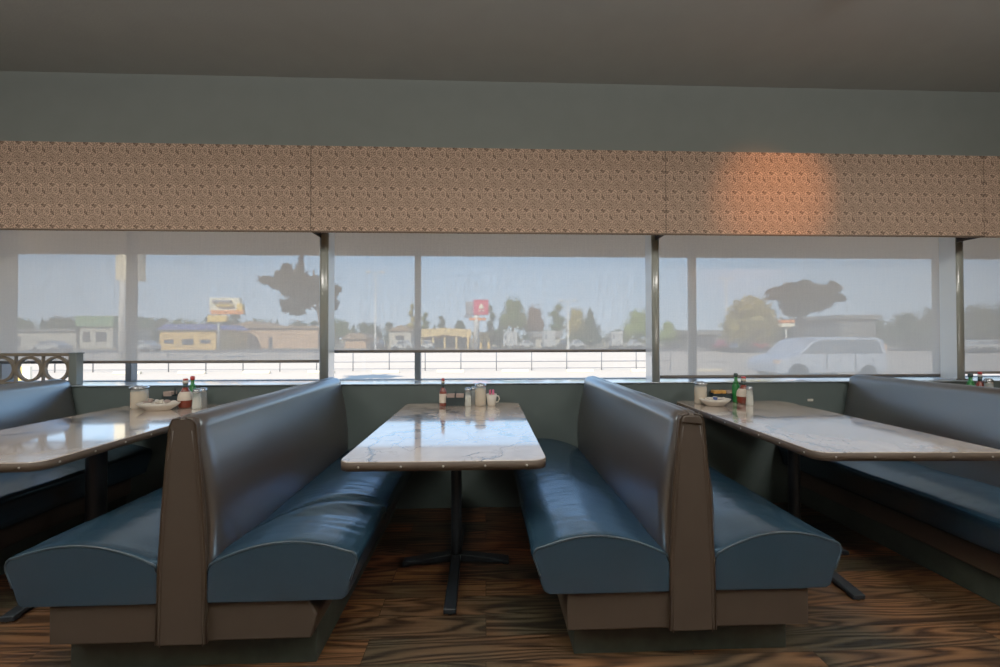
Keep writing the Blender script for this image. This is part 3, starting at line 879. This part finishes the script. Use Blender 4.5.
M['leaf_rust'] = mat('leaf_rust', (112, 84, 66), 0.85, vary=0.25, nscale=1.2)

def gbox(name, m, x0, x1, y0, y1, z1):
    bm = B(); box(bm, x0, x1, y0, y1, G - 0.3, z1); return obj(name, bm, m)
tag(gbox('walkway', 'concrete', -30, 30, W1 + .04, 9.0, G + 0.0), kind='structure')
tag(gbox('parking_lot', 'lot', -90, 90, 9.0, 47, G - 0.002), kind='structure')
tag(gbox('road', 'road', -160, 160, 47, 62, G - 0.004), kind='structure')
tag(gbox('far_ground', 'dry_grass', -700, 700, 62, 900, G - 0.006), kind='structure')

# pipe railing along the lot
FY = 20.3
f0, f1 = at(353, 370, FY).x, at(389.2, 370, FY).x
sp = f1 - f0
fence = thing('pipe_railing', 'long pipe railing with slim posts across the bright lot below the middle shade', 'railing', (f0, FY, G))
for k in range(-13, 10):
    bm = B(); lathe(bm, [(0.028, 0), (0.028, 0.98), (0.02, 1.0)], 8); obj('post', bm, 'rail', fence, (k * sp, 0, 0), smooth=True)
for z, r in ((0.96, 0.022), (0.46, 0.022), (0.12, 0.014)):
    bm = B(); tube(bm, [(-13 * sp, 0, z), (9 * sp, 0, z)], r, 8); obj('rail', bm, 'rail', fence, smooth=True)
# wheel stops
bay = 64.6
for k in range(11):
    px = 112 + bay * k
    y = 19.2
    a, b = at(px + 2, 372, y).x, at(px + 29, 372, y).x
    bm = B(); w = (b - a) / 2
    prism(bm, [(-0.09, 0), (0.09, 0), (0.06, 0.13), (-0.06, 0.13)], -w, w, 'X')
    o = obj('wheel_stop', bm, 'stop', None, ((a + b) / 2, y, G), bevel=0.02)
    tag(o, 'pale concrete wheel stop in the row along the railing', 'wheel stop', 'wheel stops along the railing')

def leaves(bm, blobs, n, size, fill=0.72):
    """ragged crown: solid lumps inside, leaf sprays outside"""
    vol = sum(rx * rz for _, _, _, rx, _, rz in blobs)
    for (cx, cy, cz, rx, ry, rz) in blobs:
        r0 = bmesh.ops.create_icosphere(bm, subdivisions=2, radius=1.0)
        for v in r0['verts']:
            k = fill * (1 + 0.25 * noise.noise(v.co * 2.2 + Vector((cx, cz, 3))))
            v.co = Vector((cx + v.co.x * rx * k, cy + v.co.y * ry * k, cz + v.co.z * rz * k))
        m = max(12, int(n * rx * rz / vol))
        for _ in range(m):
            d = Vector((random.gauss(0, 1), random.gauss(0, 1), random.gauss(0, 1))).normalized()
            k = random.uniform(0.7, 1.08) + (0.25 * random.random() if random.random() < .25 else 0)
            c = Vector((cx + d.x * rx * k, cy + d.y * ry * k, cz + d.z * rz * k))
            R = Euler((random.uniform(0, 6), random.uniform(0, 6), random.uniform(0, 6))).to_matrix()
            s = size * random.uniform(0.5, 1.25)
            vs = [bm.verts.new(c + R @ Vector(p)) for p in ((-s, 0, 0), (-.2 * s, -.4 * s, .1 * s), (s, 0, 0), (.2 * s, .45 * s, -.1 * s))]
            bm.faces.new(vs)

def tree(x, y, label, leafm, blobs, trunk_top, n=500, size=0.3, r=0.12, group=None, lean=0.0, name='tree', fill=0.72):
    """blobs: (dx, dy, z above ground, rx, ry, rz)"""
    t = thing(name, label, 'tree', (x, y, G), group=group)
    bm = B(); tube(bm, [(0, 0, 0), (lean * .3, 0, trunk_top * .4), (lean * .8, 0, trunk_top * .75), (lean, 0, trunk_top)], [r, r * .8, r * .6, r * .35], 8)
    for s_ in (-1, 1):
        bz = blobs[min(len(blobs) - 1, 1 if s_ > 0 else 0)]
        tube(bm, [(lean * .7, 0, trunk_top * .65), (bz[0] * .6 + lean * .4, 0, bz[2] - bz[5] * .2), (bz[0], bz[1], bz[2])], [r * .4, r * .3, r * .12], 6)
    obj('trunk', bm, 'bark', t, smooth=True)
    bm = B(); leaves(bm, blobs, n, size, fill)
    obj('foliage', bm, leafm, t)
    return t

def Tr(cx, top, bot, w, Y, label, leafm, kind='round', n=420, size=None, group=None):
    """a tree sighted at px cx with crown top/bottom rows and crown width"""
    c = at(cx, top, Y); k = Y / F
    H_ = c.z - G; W_ = w * k; cb = max(0.2, at(cx, bot, Y).z - G)
    hc = H_ - cb
    if kind == 'cone':
        bl = [(0, 0, cb + hc * f, W_ / 2 * (1 - f) * 1.1 + .05, W_ / 2 * (1 - f), hc * 0.16) for f in (0.1, 0.28, 0.46, 0.64, 0.8, 0.92)]
    elif kind == 'tall':
        bl = [(W_ * .1 * math.sin(i * 2.3 + cx), 0, cb + hc * (0.12 + .19 * i), W_ / 2 * (0.9 - .12 * i), W_ / 2 * .8, hc * .15) for i in range(5)]
    else:
        bl = [(0, 0, cb + hc * .5, W_ * .38, W_ * .35, hc * .48), (-W_ * .27, 0, cb + hc * .36, W_ * .24, W_ * .24, hc * .32), (W_ * .27, 0, cb + hc * .38, W_ * .24, W_ * .24, hc * .34),
              (-W_ * .1, -W_ * .1, cb + hc * .75, W_ * .2, W_ * .2, hc * .24), (W_ * .14, 0, cb + hc * .72, W_ * .2, W_ * .2, hc * .25)]
    return tree(c.x, Y, label, leafm, bl, H_ * .75, n * 3, size or W_ * 0.035, W_ * .035 + .05, group, fill=0.66)

# two dark young trees near the lot
k = 14 / F
def nb(px, py, rx, rz, bx, Y, dy=0.0): p = at(px, py, Y); return (p.x - bx, dy, p.z - G, rx * Y / F, rx * Y / F * .8, rz * Y / F)
bx = at(328, 300, 14).x
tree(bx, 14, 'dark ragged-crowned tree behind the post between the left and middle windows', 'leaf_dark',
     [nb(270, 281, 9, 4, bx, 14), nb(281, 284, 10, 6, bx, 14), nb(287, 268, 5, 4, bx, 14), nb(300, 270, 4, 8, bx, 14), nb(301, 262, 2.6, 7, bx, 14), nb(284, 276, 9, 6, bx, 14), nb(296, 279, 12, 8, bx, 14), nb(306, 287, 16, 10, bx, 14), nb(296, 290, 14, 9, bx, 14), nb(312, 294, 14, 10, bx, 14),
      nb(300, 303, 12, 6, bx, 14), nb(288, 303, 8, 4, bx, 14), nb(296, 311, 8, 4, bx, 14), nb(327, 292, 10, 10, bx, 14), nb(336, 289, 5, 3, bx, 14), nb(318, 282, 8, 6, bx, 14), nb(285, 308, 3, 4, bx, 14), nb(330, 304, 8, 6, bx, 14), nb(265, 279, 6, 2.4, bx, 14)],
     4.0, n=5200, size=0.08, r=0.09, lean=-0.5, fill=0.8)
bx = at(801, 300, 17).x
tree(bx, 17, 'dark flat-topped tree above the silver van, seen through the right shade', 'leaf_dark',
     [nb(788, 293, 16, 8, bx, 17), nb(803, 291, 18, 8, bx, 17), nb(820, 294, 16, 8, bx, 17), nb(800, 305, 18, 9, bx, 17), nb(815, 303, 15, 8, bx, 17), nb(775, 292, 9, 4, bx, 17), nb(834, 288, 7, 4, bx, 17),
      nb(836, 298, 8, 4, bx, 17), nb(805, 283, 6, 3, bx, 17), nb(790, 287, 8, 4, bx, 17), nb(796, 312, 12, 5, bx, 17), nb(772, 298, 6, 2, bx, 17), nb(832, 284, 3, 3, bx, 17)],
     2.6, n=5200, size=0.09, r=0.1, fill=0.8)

# countable trees beyond the road
Tr(513, 296, 336, 30, 78, 'broad olive-green tree, leftmost of the round crowns in the middle window', 'leaf_green')
Tr(534, 304, 338, 24, 80, 'russet-brown tree behind the parked vans in the middle window', 'leaf_rust')
Tr(557, 304, 337, 24, 76, 'olive tree just left of the thin light pole in the middle window', 'leaf_green', 'tall')
Tr(576, 306, 340, 24, 82, 'rusty olive tree just right of the thin light pole', 'leaf_gold', 'round')
Tr(590, 309, 344, 34, 70, 'dark green cone-shaped tree right of the thin light pole', 'leaf_deep', 'cone')
Tr(638, 309, 343, 34, 66, 'lime-green bushy tree at the right end of the middle window', 'leaf_lime', 'round')
Tr(491, 304, 345, 15, 62, 'tall dark evergreen just right of the red sign', 'leaf_deep', 'tall')
Tr(500, 318, 346, 12, 64, 'short dark evergreen beside the tall one right of the red sign', 'leaf_deep', 'cone')
Tr(412, 303, 336, 12, 88, 'tall narrow tree left of the middle window mullion', 'leaf_gold', 'tall')
Tr(425, 312, 334, 14, 88, 'olive bush-like tree right of the middle window mullion', 'leaf_green', 'tall')
Tr(442, 316, 330, 12, 92, 'small spiky tree above the tan building roof', 'leaf_deep', 'tall')
Tr(460, 320, 332, 12, 94, 'small dark tree behind the tan building, left of the red sign', 'leaf_deep', 'round')
Tr(750, 297, 345, 58, 42, 'large golden-green tree seen through the right shade', 'leaf_gold', 'round', n=900)
Tr(668, 320, 345, 20, 60, 'yellow-green bush beside the post at the left of the right window', 'leaf_lime', 'round')
# the distant belt of trees along the horizon
GB = 'trees of the distant belt along the horizon'
prot = []
for j, (kd, mt_) in enumerate((('round', 'leaf_deep'), ('tall', 'leaf_deep'), ('round', 'leaf_green'), ('cone', 'leaf_deep'))):
    prot.append(Tr(60 + 25 * j, 319 + j, 344, 34 if kd == 'round' else 20, 110, 'hazy green tree in the distant belt along the horizon', mt_, kd, n=260, group=GB))
rnd = random.Random(5)
x = -20
j = 0
while x < 1010:
    lo = 318 if x < 345 else (322 if x < 440 else (329 if x < 760 else 318))
    if 205 < x < 330: lo = 313 + (x - 205) * 0.06
    Y = 100 + 13 * (j % 4) + rnd.uniform(0, 3)
    src = prot[j % 4]; j += 1
    if x > 770: Y = 52 + 9 * (j % 4)
    c = copy_tree(src)
    top = at(x, lo + rnd.uniform(-2, 3), Y).z - G
    base = at(60, 320, 110).z - G
    c.location = (at(x, 320, Y).x, Y, G); s_ = top / base
    c.scale = (max(s_, 0.75) * rnd.uniform(.9, 1.25) * (0.75 if x > 770 else 1), 1, s_)
    c.rotation_euler = (0, 0, rnd.uniform(-.6, .6))
    x += rnd.uniform(15, 24)
for px, tp, w in ((905, 312, 40), (935, 306, 50), (975, 305, 50), (1005, 303, 40)):
    Tr(px, tp, 346, w, 46, 'dark grey-green tree in the clump at the right edge of the view', 'leaf_deep', 'round', n=500, group='dark trees at the right edge')

# buildings
def bpart(parent, name, m, x0, x1, y0, y1, z0, z1):
    bm = B(); box(bm, x0, x1, y0, y1, z0, z1); return obj(name, bm, m, parent)
def building(px0, px1, ytop, Y, label, wall, roofm, roof='flat', depth=8, wins=(), roofh=0.9, eave=0.4):
    a, b = at(px0, ytop, Y), at(px1, ytop, Y)
    w = (b.x - a.x) / 2; h = a.z - G
    t = thing('building', label, 'building', ((a.x + b.x) / 2, Y, G))
    bpart(t, 'walls', wall, -w, w, 0, depth, 0, h - roofh)
    bm = B()
    if roof == 'flat': box(bm, -w - eave, w + eave, -eave, depth, h - roofh, h)
    elif roof == 'gable': prism(bm, [(-w - eave, h - roofh), (w + eave, h - roofh), (w * .1, h)], -eave, depth)
    elif roof == 'hip': prism(bm, [(-w - eave, h - roofh), (w + eave, h - roofh), (w * .72, h), (-w * .72, h)], -eave, depth)
    obj('roof', bm, roofm, t)
    for (u0, u1, z0, z1) in wins:
        f = bpart(t, 'window', 'dark_win', -w + 2 * w * u0, -w + 2 * w * u1, -0.06, 0.02, h * z0, h * z1)
    return t
building(160, 216, 324, 60, 'yellow building with a blue roof in the left window', 'yellow_wall', 'blue_roof', 'hip', wins=((.08, .25, .25, .4), (.4, .6, .2, .42), (.72, .9, .25, .4)), roofh=0.85)
building(219, 318, 326, 69, 'long low beige building right of the yellow one in the left window', 'beige_wall', 'brown_roof', 'flat', wins=((.12, .2, .25, .5), (.5, .54, .0, .5)), roofh=0.35)
building(229, 268, 321, 79, 'beige building with a peaked roof behind the long low one', 'beige_wall', 'brown_roof', 'gable', roofh=1.0)
building(80, 113, 316, 72, 'green-fronted building with pale bands at the left of the left window', 'pale_wall', 'sign_green', 'flat', wins=((.1, .3, .2, .5), (.5, .8, .2, .5)), roofh=1.8)
building(-10, 76, 329, 74, 'long low pale shed at the far left of the view', 'pale_wall', 'grey_roof', 'flat', roofh=0.4, wins=((.3, .36, .1, .6),))
building(345, 366, 333, 66, 'low rounded tan building at the left of the middle window', 'beige_wall', 'brown_roof', 'hip', roofh=1.0)
building(389, 411, 325, 84, 'pale gabled house left of the middle window mullion', 'pale_wall', 'brown_roof', 'gable', roofh=1.2, wins=((.3, .7, .3, .5),))
# tan canopy building
a, b = at(421, 328, 62), at(468, 328, 62)
t = thing('building', 'tan building with a wide canopy on columns, left of the red sign', 'building', ((a.x + b.x) / 2, 62, G))
w = (b.x - a.x) / 2; h = a.z - G
bpart(t, 'walls', 'tan_wall', -w, w, 2.4, 10, 0, h - .3)
bpart(t, 'shopfront', 'dark_win', -w + .5, w - .4, 2.3, 2.42, 0.3, h * .5)
bm = B(); prism(bm, [(-w - .4, h * .52), (0, h * .68), (w + .4, h * .52), (w + .4, h * .93), (0, h * 1.0), (-w - .4, h * .93)], 0, 2.6); obj('canopy', bm, 'tan_wall', t)
for i in range(5):
    bpart(t, 'column', 'tan_wall', -w + i * w / 2 - .14, -w + i * w / 2 + .14, 0.1, 0.4, 0, h * .55)
building(473, 490, 332, 61, 'low yellow wing directly beneath the red sign', 'yellow_wall', 'tan_wall', 'flat', roofh=0.5, wins=((.2, .4, .2, .5), (.6, .8, .2, .5)))
building(536, 560, 331, 70, 'grey-roofed pale shed among the parked vans', 'pale_wall', 'grey_roof', 'flat', roofh=1.1, wins=((.2, .5, .1, .3),))
building(687, 718, 330, 58, 'dark open-fronted shed left of the golden tree', 'grey_roof', 'grey_roof', 'flat', roofh=0.7, wins=((.1, .9, .1, .6),))
building(724, 760, 332, 72, 'low pale building partly behind the golden tree', 'pale_wall', 'grey_roof', 'gable', roofh=0.8, wins=((.1, .3, .2, .5),))
building(840, 876, 315, 50, 'flat-roofed grey building behind the silver van', 'grey_roof', 'grey_roof', 'flat', roofh=0.5)

# signs and poles
def post_sign(label, px, Y, panels, pole_px=None, poler=0.18, name='pole_sign'):
    p = at(pole_px or px, 338, Y)
    t = thing(name, label, 'sign', (p.x, Y, G))
    top = max(at(px, q[2], Y).z for q in panels) - G
    bm = B(); lathe(bm, [(poler, 0), (poler * .8, top - 0.4)], 12); obj('pole', bm, 'pole', t, smooth=True)
    for (x0, x1, y0, y1, m, nm, d) in panels:
        a, b = at(x0, y1, Y), at(x1, y0, Y)
        bm = B(); box(bm, a.x - p.x, b.x - p.x, -0.35 - d, 0.3 - d, a.z - G, b.z - G)
        obj(nm, bm, m, t, bevel=0.05)
    return t
post_sign('pale roadside billboard with orange lower band in the left window', 226, 58,
          [(211, 241, 298, 312, 'sign_white', 'upper_panel', 0), (213, 245, 310.5, 314.5, 'sign_orange', 'lower_band', 0.1), (238, 244, 304, 312, 'sign_yellow', 'side_panel', 0.05),
           (215, 234, 300.5, 303, 'sign_grey', 'lettering_band', 0.4), (219, 236, 305, 307, 'sign_yellow', 'lettering_band', 0.4), (209, 228, 315.5, 322, 'sign_yellow', 'small_panel', 0.0)], pole_px=219)
post_sign('red sign cabinet high on a pole in the middle window', 478, 58,
          [(473.5, 488.5, 300, 315, 'sign_red', 'red_face', 0.1), (465.5, 473, 301.5, 315, 'sign_grey', 'grey_face', 0), (464, 472, 315.5, 317.5, 'sign_grey', 'reader_panel', 0),
           (469, 486, 318, 320.5, 'sign_orange', 'lower_band', 0), (480.2, 482.2, 304, 306, 'sign_white', 'emblem', 0.16), (479, 483.6, 306, 309, 'sign_white', 'emblem', 0.16), (478.2, 484.4, 310.6, 311.6, 'sign_white', 'emblem', 0.16)], pole_px=476.5, poler=0.45)
post_sign('tall pale pole sign beside the left window mullion', 131, 30, [(119.5, 143, 240, 281, 'stop', 'cabinet', 0.0)], pole_px=124.5, poler=0.36)
post_sign('small orange and white sign left of the dark trees behind the van', 786, 40, [(779.5, 792.5, 320, 323, 'sign_orange', 'upper_panel', 0.0), (780, 792.5, 323.4, 327, 'sign_white', 'lower_panel', 0)], pole_px=786, poler=.08)
def lamp_pole(label, px, top, Y, arms, r=0.09, name='light_pole'):
    p = at(px, top, Y)
    t = thing(name, label, 'light pole', (p.x, Y, G))
    h = p.z - G
    bm = B(); lathe(bm, [(r * 2, 0), (r * 2, .4), (r, .5), (r * .6, h)], 10); obj('pole', bm, 'pole', t, smooth=True)
    for s in arms:
        bm = B(); tube(bm, [(0, 0, h - .15), (s * .5, 0, h - .05)], .04, 6); o = obj('arm', bm, 'pole', t)
        bm = B(); lathe(bm, [(0.12, .12), (0.3, 0.05), (0.36, -.08), (0.3, -.12)], 10, cx=s * .8, cz=h, sy=.6); obj('lamp_head', bm, 'pole', t, smooth=True)
    return t
lamp_pole('tall twin-headed light pole left of the middle window mullion', 375.5, 272, 46, (-1, 1))
lamp_pole('light pole between the trees in the middle window', 568, 300.5, 48, (-1, 1), r=.12)
lamp_pole('faint tall light pole above the golden tree in the right window', 726, 278, 60, (-1, 1), r=.14)

# vehicles
def car(px0, px1, Y, label, body, kind='sedan', group=None):
    if kind == 'van': a, b = at(px0, 340, Y - .9), at(px1, 340, Y - .9)
    else: a, b = at(px0, 340, Y), at(px1, 340, Y)
    Lc = b.x - a.x
    t = thing('van' if kind != 'sedan' else 'car', label, 'vehicle', ((a.x + b.x) / 2, Y, G), group=group)
    s = Lc / 2
    if kind == 'sedan':
        pr_ = [(-1, .35), (-.97, .75), (-.55, .92), (-.32, 1.38), (.38, 1.4), (.62, .98), (.95, .92), (1, .4)]
        cab = [(-.5, .93), (-.29, 1.32), (.34, 1.34), (.54, .95)]
    elif kind == 'box':
        pr_ = [(-1, .45), (-1, 1.3), (-.92, 2.5), (.98, 2.6), (1, .45)]
        cab = [(-.85, 1.5), (-.8, 2.1), (-.5, 2.1), (-.5, 1.5)]
    else:
        pr_ = [(-1, .32), (-.985, .72), (-.90, .92), (-.60, 1.08), (-.36, 1.62), (-.2, 1.74), (.2, 1.79), (.8, 1.76), (.93, 1.68), (.985, 1.1), (1, .7), (.99, .35)]
        cab = [(-.55, 1.12), (-.34, 1.56), (-.18, 1.66), (.8, 1.68), (.9, 1.14)]
    bm = B(); prism(bm, [(x * s, z) for x, z in pr_], -.9, .9); bo = obj('body', bm, body, t, bevel=.06)
    bm = B(); prism(bm, [(x * s, z) for x, z in cab], -.915, .915); obj('side_windows', bm, 'car_glass', bo)
    for sx in (-.62, .64):
        for sy in (-.82, .82):
            bm = B(); lathe(bm, [(0.2, -.1), (.33, -.1), (.33, .1), (0.2, .1)], 18); o = obj('wheel', bm, 'tire', t, (sx * s, sy, .33)); o.rotation_euler = (PI / 2, 0, 0)
            bm = B(); lathe(bm, [(0.2, -.09), (.2, .09)], 14); obj('hub', bm, 'pole', o)
    if kind == 'van':
        t.scale = (1, 1, .93)
        bm = B(); box(bm, s * .965, s * 1.0, -.86, -.68, .75, 1.5); obj('tail_lamp', bm, 'tail_lamp', t, bevel=.02)
        bm = B(); box(bm, -s * .98, -s * .9, -.88, -.6, .68, .86); obj('head_lamp', bm, 'tail_lamp', t, bevel=.02)
        for u in (-.12, .4): 
            bm = B(); box(bm, s * u, s * u + .03, -.925, -.91, .4, 1.68); obj('door_seam', bm, 'car_glass', bo)
        bm = B(); tube(bm, [(-s * .62 + .33 * math.cos(i * PI / 10) * 1.15, -.9, .33 + .38 * math.sin(i * PI / 10)) for i in range(11)], .03, 6); obj('wheel_arch', bm, 'car_dark', bo)
    return t
car(777, 888, 15.5, 'silver van parked close by, seen through the right shade', 'van_silver', 'van')
car(503, 517, 58, 'white camper van at the left of the parked row in the middle window', 'car_white', 'box')
car(519, 533, 56, 'white car beneath the russet tree', 'car_white')
car(543, 554.5, 52, 'white van in front of the grey-roofed shed', 'car_white', 'box')
car(558, 567, 60, 'dark car just left of the thin light pole base', 'car_dark')
car(569, 583, 56, 'white car just right of the thin light pole base', 'car_white')
car(610, 621, 58, 'white vehicle in the gap left of the lime-green tree', 'car_white', 'box')
car(628, 639, 56, 'white car under the lime-green tree', 'car_white')
car(371, 386, 54, 'dark car at the base of the twin-headed light pole', 'car_dark')
car(392, 414, 52, 'pale car left of the middle window mullion', 'car_white')
car(421, 434, 50, 'white car in front of the tan canopy building', 'car_white')
car(716, 731, 48, 'red car under the golden tree, left one', 'car_red')
car(733, 746, 44, 'white car parked beneath the golden tree', 'car_white')
car(748, 764, 48, 'red car under the golden tree, right one nearest the van', 'car_red')
car(38, 66, 50, 'white car at the far left of the left window', 'car_white')
car(134, 156, 50, 'white car just right of the left mullion', 'car_white')
car(963, 976, 40, 'pale car at the right edge, left of two', 'car_white')
car(979, 992, 40, 'pale car at the right edge, right of two', 'car_white')
# bright striped panel beyond the ring screen
p = at(18, 372, 9.5)
t = thing('striped_panel', 'red, yellow and white striped panel outside, seen through the ring screen', 'panel', (p.x, 9.5, G))
for i, m in enumerate(('sign_grey', 'sign_red', 'sign_orange', 'sign_yellow', 'sign_white', 'sign_white')):
    bpart(t, 'stripe', m, -.25 + i * .085, -.165 + i * .085, 0, .05, 0.02, 1.02)
bpart(t, 'foot', 'rail', -.3, .3, -.2, .25, 0, .02)

# ------------------------------------------------------------------ light
W = bpy.data.worlds.new('sky'); S.world = W; W.use_nodes = True
nt = W.node_tree; nt.nodes.clear()
tc = nt.nodes.new('ShaderNodeTexCoord'); sx = nt.nodes.new('ShaderNodeSeparateXYZ'); nt.links.new(tc.outputs['Generated'], sx.inputs[0])
rp = nt.nodes.new('ShaderNodeValToRGB'); nt.links.new(sx.outputs['Z'], rp.inputs[0])
e = rp.color_ramp.elements
e[0].position = 0.0; e[0].color = (0.66, 0.78, 0.92, 1)
e[1].position = 1.0; e[1].color = (0.12, 0.26, 0.62, 1)
for p_, c in ((0.03, (0.62, 0.77, 0.96, 1)), (0.2, (0.40, 0.66, 1.0, 1)), (0.5, (0.22, 0.42, 0.85, 1))):
    q = e.new(p_); q.color = c
bg = nt.nodes.new('ShaderNodeBackground'); bg.inputs['Strength'].default_value = 2.0; nt.links.new(rp.outputs[0], bg.inputs[0])
wo = nt.nodes.new('ShaderNodeOutputWorld'); nt.links.new(bg.outputs[0], wo.inputs[0])

def light(name, typ, loc, rot, energy, color, **kw):
    d = bpy.data.lights.new(name, typ); d.energy = energy; d.color = color
    for k_, v_ in kw.items(): setattr(d, k_, v_)
    o = bpy.data.objects.new(name, d); COL.objects.link(o); o.location = loc; o.rotation_euler = rot
    return o
light('sun', 'SUN', (0, -5, 20), Euler((math.radians(48), 0, math.radians(-22))), 9.0, (1.0, 0.93, 0.82), angle=0.01)
# sky portals in the glazing help the room light
for x0, x1 in ((-3.47, 3.62), (3.99, 5.6)):
    o = light('window_portal', 'AREA', ((x0 + x1) / 2, 3.4, 1.48), Euler((-PI / 2, 0, 0)), 1.0, (1, 1, 1), shape='RECTANGLE', size=(x1 - x0) * 1.06, size_y=1.28)
    o.data.cycles.is_portal = True
# fill panels added overhead, out of view, to brighten the room
M['fixture'] = mat('fixture_trim', (220, 218, 210), 0.5)
for i, (x, y) in enumerate(((-2.9, 0.35), (0.0, 0.35), (2.9, 0.35))):
    fx = thing('fill_panel', 'added square fill panel overhead, out of view', 'fill light', (x, y, H), group='added fill panels')
    bm = B(); box(bm, -.62, .62, -.62, -.58, -.05, 0); box(bm, -.62, .62, .58, .62, -.05, 0); box(bm, -.62, -.58, -.58, .58, -.05, 0); box(bm, .58, .62, -.58, .58, -.05, 0)
    obj('trim_frame', bm, 'fixture', fx)
    light('panel_fill_lamp', 'AREA', (x, y, H - 0.04), Euler((0, 0, 0)), 27, (1.0, 0.92, 0.82), shape='SQUARE', size=1.1)
M['shell'] = mat('fill_uplighter_shell', (120, 110, 96), 0.5)
for i, (x, y) in enumerate(((-2.8, -.75), (0.0, -.75), (2.8, -.75))):  # unseen uplights added to lift the ceiling and upper wall
    fx = thing('fill_uplighter', 'added round uplighter bowl, out of view, bouncing fill off the ceiling', 'pendant light', (x, y, H), group='added uplighter bowls')
    bm = B(); tube(bm, [(0, 0, -.74), (0, 0, 0)], .008, 8); obj('stem', bm, 'shell', fx)
    bm = B(); lathe(bm, [(0, -.84), (.16, -.82), (.26, -.74), (.255, -.74), (.15, -.80), (0, -.82)], 28); obj('bowl', bm, 'shell', fx, smooth=True)
    light('bowl_fill_lamp', 'AREA', (x, y, H - 0.76), Euler((PI, 0, 0)), 64, (1.0, 0.96, 0.9), shape='DISK', size=0.4)
# warm spot that washes the right valance
sp_ = light('warm_spot', 'SPOT', (2.2, 1.2, 2.78), Euler((0, 0, 0)), 72, (1.0, 0.36, 0.12), spot_size=math.radians(36), spot_blend=1.0, shadow_soft_size=0.05)
sp_.rotation_euler = (Vector((2.0, 2.68, 2.20)) - Vector(sp_.location)).to_track_quat('-Z', 'Y').to_euler()
fx = thing('ceiling_spot', 'small round ceiling spotlight aimed at the right valance', 'spotlight', (2.2, 1.2, H))
bm = B(); tube(bm, [(0, 0, 0), (0, 0, -.2)], .008, 8); obj('stem', bm, 'fixture', fx)
bm = B(); lathe(bm, [(0.04, -0.25), (0.04, -.19), (.01, -.18)], 20, caps=False); obj('can', bm, 'fixture', fx, smooth=True)
